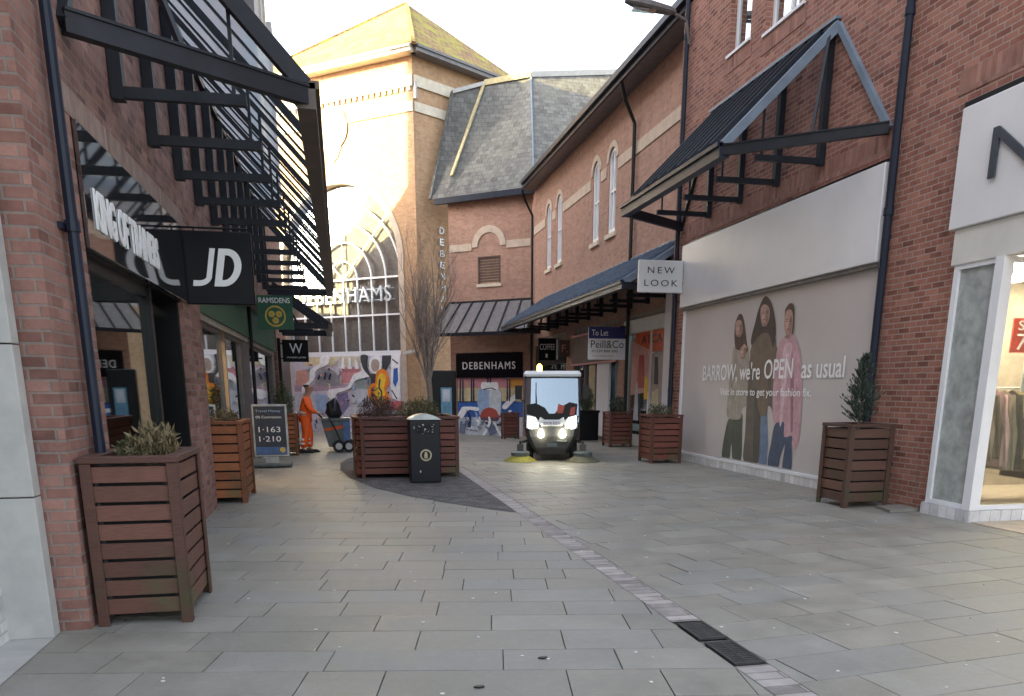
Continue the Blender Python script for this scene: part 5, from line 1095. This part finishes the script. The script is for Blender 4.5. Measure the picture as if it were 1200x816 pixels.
for i in range(N):
    a = -1+2*i/N; b_ = -1+2*(i+1)/N
    f = lambda k, z: (4.56+.6*k*(1-.03*(z-1)), 17.52+(z-.93)*.19+.015*k*k, z)
    mb.add([f(a, .86+.0), f(b_, .86), f(b_, 1.84), f(a, 1.84)], [(0, 1, 2, 3)])
mb.build('windscreen', 'windscreen', t, smooth=True)
MB().polyf(Fv_, [(4.02, .90), (5.10, .90), (5.12, 1.26), (4.95, 1.30), (4.72, 1.18), (4.62, 1.05), (4.50, 1.05), (4.40, 1.18), (4.2, 1.28), (4.0, 1.24)], 0, .02).build('dim_cab_panel', 'frame_black', t); MB().polyf(Fv_, [(4.66, 1.06), (4.80, 1.06), (4.84, 1.22), (4.70, 1.26)], .021, .026).polyf(Fv_, [(4.95, 1.02), (5.06, 1.02), (5.08, 1.2), (4.98, 1.18)], .021, .026).build('red_panel', 'ink_brick', t); MB().box(4.0, 5.12, 17.62, 18.4, .95, 1.12).build('dashboard', 'frame_black', t)  # black panel with red shapes paints the dim cab behind the lower windscreen
MB().box(4.35, 4.8, 18.15, 18.3, 1.05, 1.62).box(4.38, 4.77, 17.85, 18.15, 1.05, 1.14).build('seat', 'dark_cloth', t, bevel=.03)
MB().box(4.62, 4.86, 17.70, 17.74, .98, 1.22).build('red_cover', 'sweeper_red', t)
MB().lathe((4.4, 17.85, 1.2), [(.15, 0), (.17, .01), (.17, .025), (.15, .03)], 20).tube([(4.4, 17.85, 1.2), (4.4, 17.8, 1.0)], .02).build('steering_wheel', 'rubber', t)
# hopper
loft(MB(), [(.5, .58, 1.32, 3.2, .02), (1.75, .58, 1.32, 3.1, .02)]).build('hopper', 'sweeper_white', t)
Fv = FY(17.44)
mb = MB(); mb.polyf(Fv, [(4.30, .98), (4.40, .92), (4.72, .92), (4.82, .98), (4.86, .86), (4.78, .78), (4.34, .78), (4.26, .86)], .0, .03); mb.build('nose_panel', 'sweeper_white', t)
for s_ in (-1, 1):
    P = [(4.56+s_*.56, 1.03), (4.56+s_*.36, .98), (4.56+s_*.28, .88), (4.56+s_*.30, .74), (4.56+s_*.46, .70), (4.56+s_*.57, .74)]
    MB().polyf(Fv, P, -.02, .035).build('lamp_housing', 'sweeper_white', t, bevel=.008)
    MB().polyf(Fv, [(4.56+s_*.52, .98), (4.56+s_*.37, .93), (4.56+s_*.33, .78), (4.56+s_*.50, .74)], .036, .045).build('headlight', 'headlight', t)
    mb = MB(); Ft = FY(17.42); mb.polyf(Ft, [(4.56+s_*.24+.075*cos(a*pi/8)*(1 if sin(a*pi/8) < 0 else .8), .60+(.075 if sin(a*pi/8) < 0 else .12)*sin(a*pi/8)) for a in range(16)], .0, .05); mb.build('spotlight', 'headlight', t)
    # mirrors
    mi = MB().box(4.56+s_*.74-.075, 4.56+s_*.74+.075, 17.42, 17.47, 1.36, 1.66).build('mirror', 'frame_black', t, bevel=.012)
    MB().tube([(4.56+s_*.61, 17.56, 1.3), (4.56+s_*.68, 17.48, 1.34), (4.56+s_*.72, 17.46, 1.42)], .012, 6).build('mirror_arm', 'frame_black', mi) if False else MB().tube([(4.56+s_*.61, 17.56, 1.3), (4.56+s_*.68, 17.48, 1.34), (4.56+s_*.72, 17.46, 1.42)], .012, 6).build('mirror_arm', 'frame_black', t)
    # brushes
    bx_ = 4.56+s_*.70
    bp = MB().lathe((bx_, 17.45, 0), [(.02, .12), (.20, .12), (.22, .20), (.16, .23), (.02, .23)], 24).build('brush', 'plastic_grey', t)
    mb = MB(); rb = random.Random(3+s_)
    for i in range(420):
        a = 2*pi*i/420; ro = .37+rb.uniform(-.03, .03); w_ = .012; ri = .18
        mb.add([(bx_+ri*cos(a), 17.45+ri*sin(a), .13), (bx_+ri*cos(a+.05), 17.45+ri*sin(a+.05), .13), (bx_+ro*cos(a+.06), 17.45+ro*sin(a+.06), .008), (bx_+ro*cos(a-.01), 17.45+ro*sin(a-.01), .008)], [(0, 1, 2, 3)])
    mb.lathe((bx_, 17.45, 0), [(.16, .125), (.2, .12), (.35, .01), (.30, .01)], 24)
    mb.build('bristles', 'bristle_yellow' if s_ < 0 else 'bristle_grey', t)
    MB().tube([(bx_, 17.45, .23), (bx_, 17.5, .42), (4.56+s_*.5, 17.75, .45)], .035, 8).box(bx_-.07, bx_+.07, 17.40, 17.52, .22, .38).build('brush_arm', 'sweeper_dark', t)
    for yy in (18.0, 19.9):
        wh = MB().lathe((4.56+s_*.50-.08, yy, .22), [(.12, 0), (.2, 0), (.22, .03), (.22, .13), (.2, .16), (.12, .16)], 22, 'x').build('wheel', 'rubber', t)
MB().box(4.36, 4.76, 17.395, 17.405, .80, .89).build('number_plate', 'board_white', t)
textmb('PX70 EZV', FY(17.395), 4.38, 4.74, .82, .87, .001, .004).build('plate_characters', 'letter_black', t)
MB().lathe((4.27, 17.85, 1.97), [(.05, 0), (.055, .02), (.05, .12), (.02, .15)], 14).build('beacon', 'beacon_lit', t)
MB().tube([(4.30, 17.50, .99), (4.22, 17.53, 1.15), (4.20, 17.58, 1.5)], .012, 5).tube([(4.20, 17.56, 1.2), (4.20, 17.66, 1.72)], .010, 5).build('wiper', 'rubber', t)
MB().box(4.46, 4.68, 17.40, 17.44, .33, .40).box(4.68, 4.9, 17.42, 17.45, .44, .47).build('front_badge', 'plastic_grey', t)
t.rotation_euler.z = -atan2(4.56, 17.5)
# ------------------------------------------------------------ barrow / cart
t = thing('street_cleaning_cart', (-.15, 21.3, 0), 'grey wheeled street cleaning cart with orange stripe held by the worker', 'cart')
mb = MB(); x0, x1 = -.52, .18
mb.add([(x0+.14, 21.05, .14), (x1-.1, 21.05, .14), (x1-.1, 21.55, .14), (x0+.14, 21.55, .14), (x0-.02, 21.0, .80), (x1-.02, 21.0, .80), (x1-.02, 21.6, .80), (x0-.02, 21.6, .80)], [(0, 1, 2, 3), (4, 7, 6, 5), (0, 4, 5, 1), (1, 5, 6, 2), (2, 6, 7, 3), (3, 7, 4, 0)]); mb.build('tub', 'plastic_grey', t, bevel=.015)
mb = MB(); mb.hexa([(x0-.03, 20.97, .80), (x1+.0, 20.97, .80), (x1, 21.63, .80), (x0-.03, 21.63, .80), (x0-.03, 20.97, .86), (x1, 20.97, .86), (x1, 21.63, .86), (x0-.03, 21.63, .86)]); mb.build('rim', 'plastic_grey', t)
mb = MB(); mb.add([(-.46, 21.015, .54), (.05, 21.0, .62), (.08, 20.99, .70), (-.48, 20.995, .60), (-.46, 21.04, .54), (.05, 21.03, .62), (.08, 21.03, .70), (-.48, 21.03, .60)], [(0, 1, 2, 3), (4, 7, 6, 5), (0, 4, 5, 1), (2, 6, 7, 3)]); mb.build('orange_stripe', 'sign_orange', t)
MB().box(.0, .17, 20.98, 20.99, .2, .78).build('side_panel', 'aboard_blue', t)
for (xx, yy) in ((-.13, 20.97), (.12, 20.97), (-.13, 21.6), (.12, 21.6)):
    wh = MB().lathe((xx, yy-.02, .16), [(.09, 0), (.15, 0), (.16, .015), (.16, .045), (.15, .06), (.09, .06)], 20, 'y').build('wheel', 'rubber', t); MB().lathe((xx, yy-.025, .16), [(.01, 0), (.085, 0), (.085, .07), (.01, .07)], 16, 'y').build('rim', 'alu', wh)
MB().tube([(-.50, 21.05, .84), (-.62, 21.05, .97), (-.66, 21.05, .98)], .014, 6).tube([(-.50, 21.5, .84), (-.62, 21.5, .97), (-.66, 21.5, .98)], .014, 6).tube([(-.66, 21.03, .98), (-.66, 21.52, .98)], .016, 6).build('handle', 'frame_black', t)
t = MB(); t.tube([(-.42, 20.96, 1.02), (-.2, 20.95, .6), (-.08, 20.95, .28)], .014, 6); o = t.build('litter_picker', 'frame_black'); tag(o, 'dark litter picking stick leaning against the grey cart', 'litter picker')
mb = MB(); bmx = bmesh.new(); bmesh.ops.create_icosphere(bmx, subdivisions=3, radius=1)
rbb = random.Random(9)
mb.add([(-.22+v.co.x*.20*(1+.12*sin(7*v.co.z+3*v.co.x)), 21.3+v.co.y*.2*(1+.1*sin(9*v.co.x)), 1.03+v.co.z*.24+.04*sin(6*v.co.x)+max(0, v.co.z-.6)*.2) for v in bmx.verts], [tuple(v.index for v in f.verts) for f in bmx.faces]); bmx.free()
o = mb.build('bin_bag', 'bin_bag', smooth=True); tag(o, 'full black bin bag sitting on top of the grey cart', 'bin bag')
# ------------------------------------------------------------ worker
def skinmesh(name, chains, mat_, parent, sub=2, root=0):
    """chains: list of lists of (x,y,z,r); identical points are shared"""
    idx = {}; vs_ = []; rs = []; es = []
    for ch in chains:
        prev = None
        for x, y, z, r_ in ch:
            k = (round(x, 4), round(y, 4), round(z, 4))
            if k not in idx: idx[k] = len(vs_); vs_.append((x, y, z)); rs.append(r_)
            if prev is not None and prev != idx[k]: es.append((prev, idx[k]))
            prev = idx[k]
    me = bpy.data.meshes.new(name); me.from_pydata(vs_, es, []); me.materials.append(MATS[mat_])
    bm = bmesh.new(); bm.from_mesh(me); lay = bm.verts.layers.skin.verify(); bm.verts.ensure_lookup_table()
    for i, v in enumerate(bm.verts):
        r_ = rs[i]; v[lay].radius = r_ if isinstance(r_, tuple) else (r_, r_); v[lay].use_root = (i == root)
    bm.to_mesh(me); bm.free()
    o = bpy.data.objects.new(name, me); COL.objects.link(o)
    if parent: o.parent = parent
    m1 = o.modifiers.new('skin', 'SKIN'); m1.use_smooth_shade = True
    m2 = o.modifiers.new('sub', 'SUBSURF'); m2.levels = sub; m2.render_levels = sub
    return o
t = thing('person', (-.86, 21.1, 0), 'street cleaner in bright orange hi-vis suit standing at the grey cart', 'person')
# local coordinates, facing +X (towards the cart); a little stoop
sh, hp = 1.36, .90
armL = [(-.02, 0, 1.20, .10), (0, .17, 1.33, .065), (.04, .22, 1.08, .05), (.20, .17, .98, .038), (.235, .15, .975, .03)]
armR = [(-.02, 0, 1.20, .10), (0, -.17, 1.33, .065), (.05, -.22, 1.08, .05), (.20, -.12, .99, .038), (.235, -.10, .985, .03)]
spine = [(-.05, 0, .92, .11), (-.04, 0, 1.05, .105), (-.02, 0, 1.20, .10), (.0, 0, 1.37, .07), (.02, 0, 1.45, .052), (.05, 0, 1.52, .066), (.055, 0, 1.60, .10), (.045, 0, 1.68, .09)]
legs = [[(-.05, 0, .92, .11), (-.05, s_*.09, .86, .085), (-.02+.03*s_, s_*.10, .48, .056), (-.07+.06*s_, s_*.10, .10, .04), (.06+.06*s_, s_*.11, .035, .035)] for s_ in (-1, 1)]
fingers = []
for s_, hx, hy, hz in ((1, .235, .15, .975), (-1, .235, -.10, .985)):
    for k in range(4):
        yy = hy+(k-1.5)*.02; fingers.append([(hx, hy, hz, .03), (hx+.05, yy, hz+.012, .010), (hx+.08, yy, hz-.004, .009), (hx+.085-.004*abs(k-1), yy, hz-.028, .008)])
    fingers.append([(hx, hy, hz, .03), (hx+.02, hy+.03*s_*-1, hz+.01, .011), (hx+.055, hy+.036*s_*-1, hz+.006, .009)])
skinmesh('body', [spine, armL, armR]+legs+fingers, 'skin', t)
skinmesh('hi_vis_jacket', [[(-.05, 0, .86, .145), (-.045, 0, .98, .14), (-.02, 0, 1.20, .14), (.0, 0, 1.38, .085)], [(-.02, 0, 1.20, .14), (0, .17, 1.33, .082), (.04, .22, 1.08, .066), (.17, .18, .99, .05)], [(-.02, 0, 1.20, .14), (0, -.17, 1.33, .082), (.05, -.22, 1.08, .066), (.17, -.14, 1.0, .05)]], 'hi_vis', t)
skinmesh('hi_vis_trousers', [[(-.05, 0, .94, .13), (-.05, -.09, .84, .105), (-.05, -.10, .48, .082), (-.125, -.10, .12, .075)], [(-.05, 0, .94, .13), (-.05, .09, .84, .105), (.01, .10, .48, .082), (-.01, .10, .12, .075)]], 'hi_vis', t)
mb = MB()
for s_ in (-1, 1):
    for zz in (.22, .32): mb.lathe((-.08+.055*s_-(.0 if s_ > 0 else .0), s_*.10, zz), [(.082, 0), (.084, .0), (.084, .05), (.082, .05)], 16)
mb.lathe((-.045, 0, .99), [(.142, 0), (.144, 0), (.144, .05), (.142, .05)], 20); mb.build('reflective_bands', 'reflective', t, world=False)
skinmesh('hair', [[(.015, 0, 1.60, .105), (.03, 0, 1.69, .10)]], 'dark_cloth', t)
for s_ in (-1, 1): MB().hexa([(-.14+.06*s_, s_*.11-.05, .0), (.16+.06*s_, s_*.11-.045, .0), (.16+.06*s_, s_*.11+.045, .0), (-.14+.06*s_, s_*.11+.05, 0), (-.13+.06*s_, s_*.11-.04, .11), (.10+.06*s_, s_*.11-.04, .07), (.10+.06*s_, s_*.11+.04, .07), (-.13+.06*s_, s_*.11+.04, .11)]).build('boot', 'rubber', t, world=False, bevel=.02)
mb = MB(); mb.lathe((.135, 0, 1.585), [(.001, -.012), (.014, 0), (.001, .02)], 8)
for s_ in (-1, 1): mb.lathe((.12, s_*.032, 1.615), [(.001, -.008), (.01, 0), (.001, .008)], 8); mb.lathe((.05, s_*.085, 1.60), [(.001, -.03), (.018, 0), (.001, .03)], 8)
mb.lathe((.125, 0, 1.55), [(.001, -.006), (.02, 0), (.001, .006)], 8); mb.build('face_features', 'skin', t, world=False)
t.scale = (1.25, 1.15, 1.0)
bpy.context.view_layer.update()

for o in bpy.data.objects:
    if o.parent is None and 'category' in o:
        n_ = o.name.split('.')[0]
        g = {'planter': 'wooden slatted planters along the street', 'glazed_canopy': 'steel canopies over the shopfronts', 'display_mannequin': 'mannequins in the sports shop window', 'projecting_sign': 'projecting shop signs', 'shrub': 'small shrubs growing in the planters', 'painted_mural': 'murals on the store hoardings'}.get(n_)
        if g and 'tub' not in o['label']: o['group'] = g
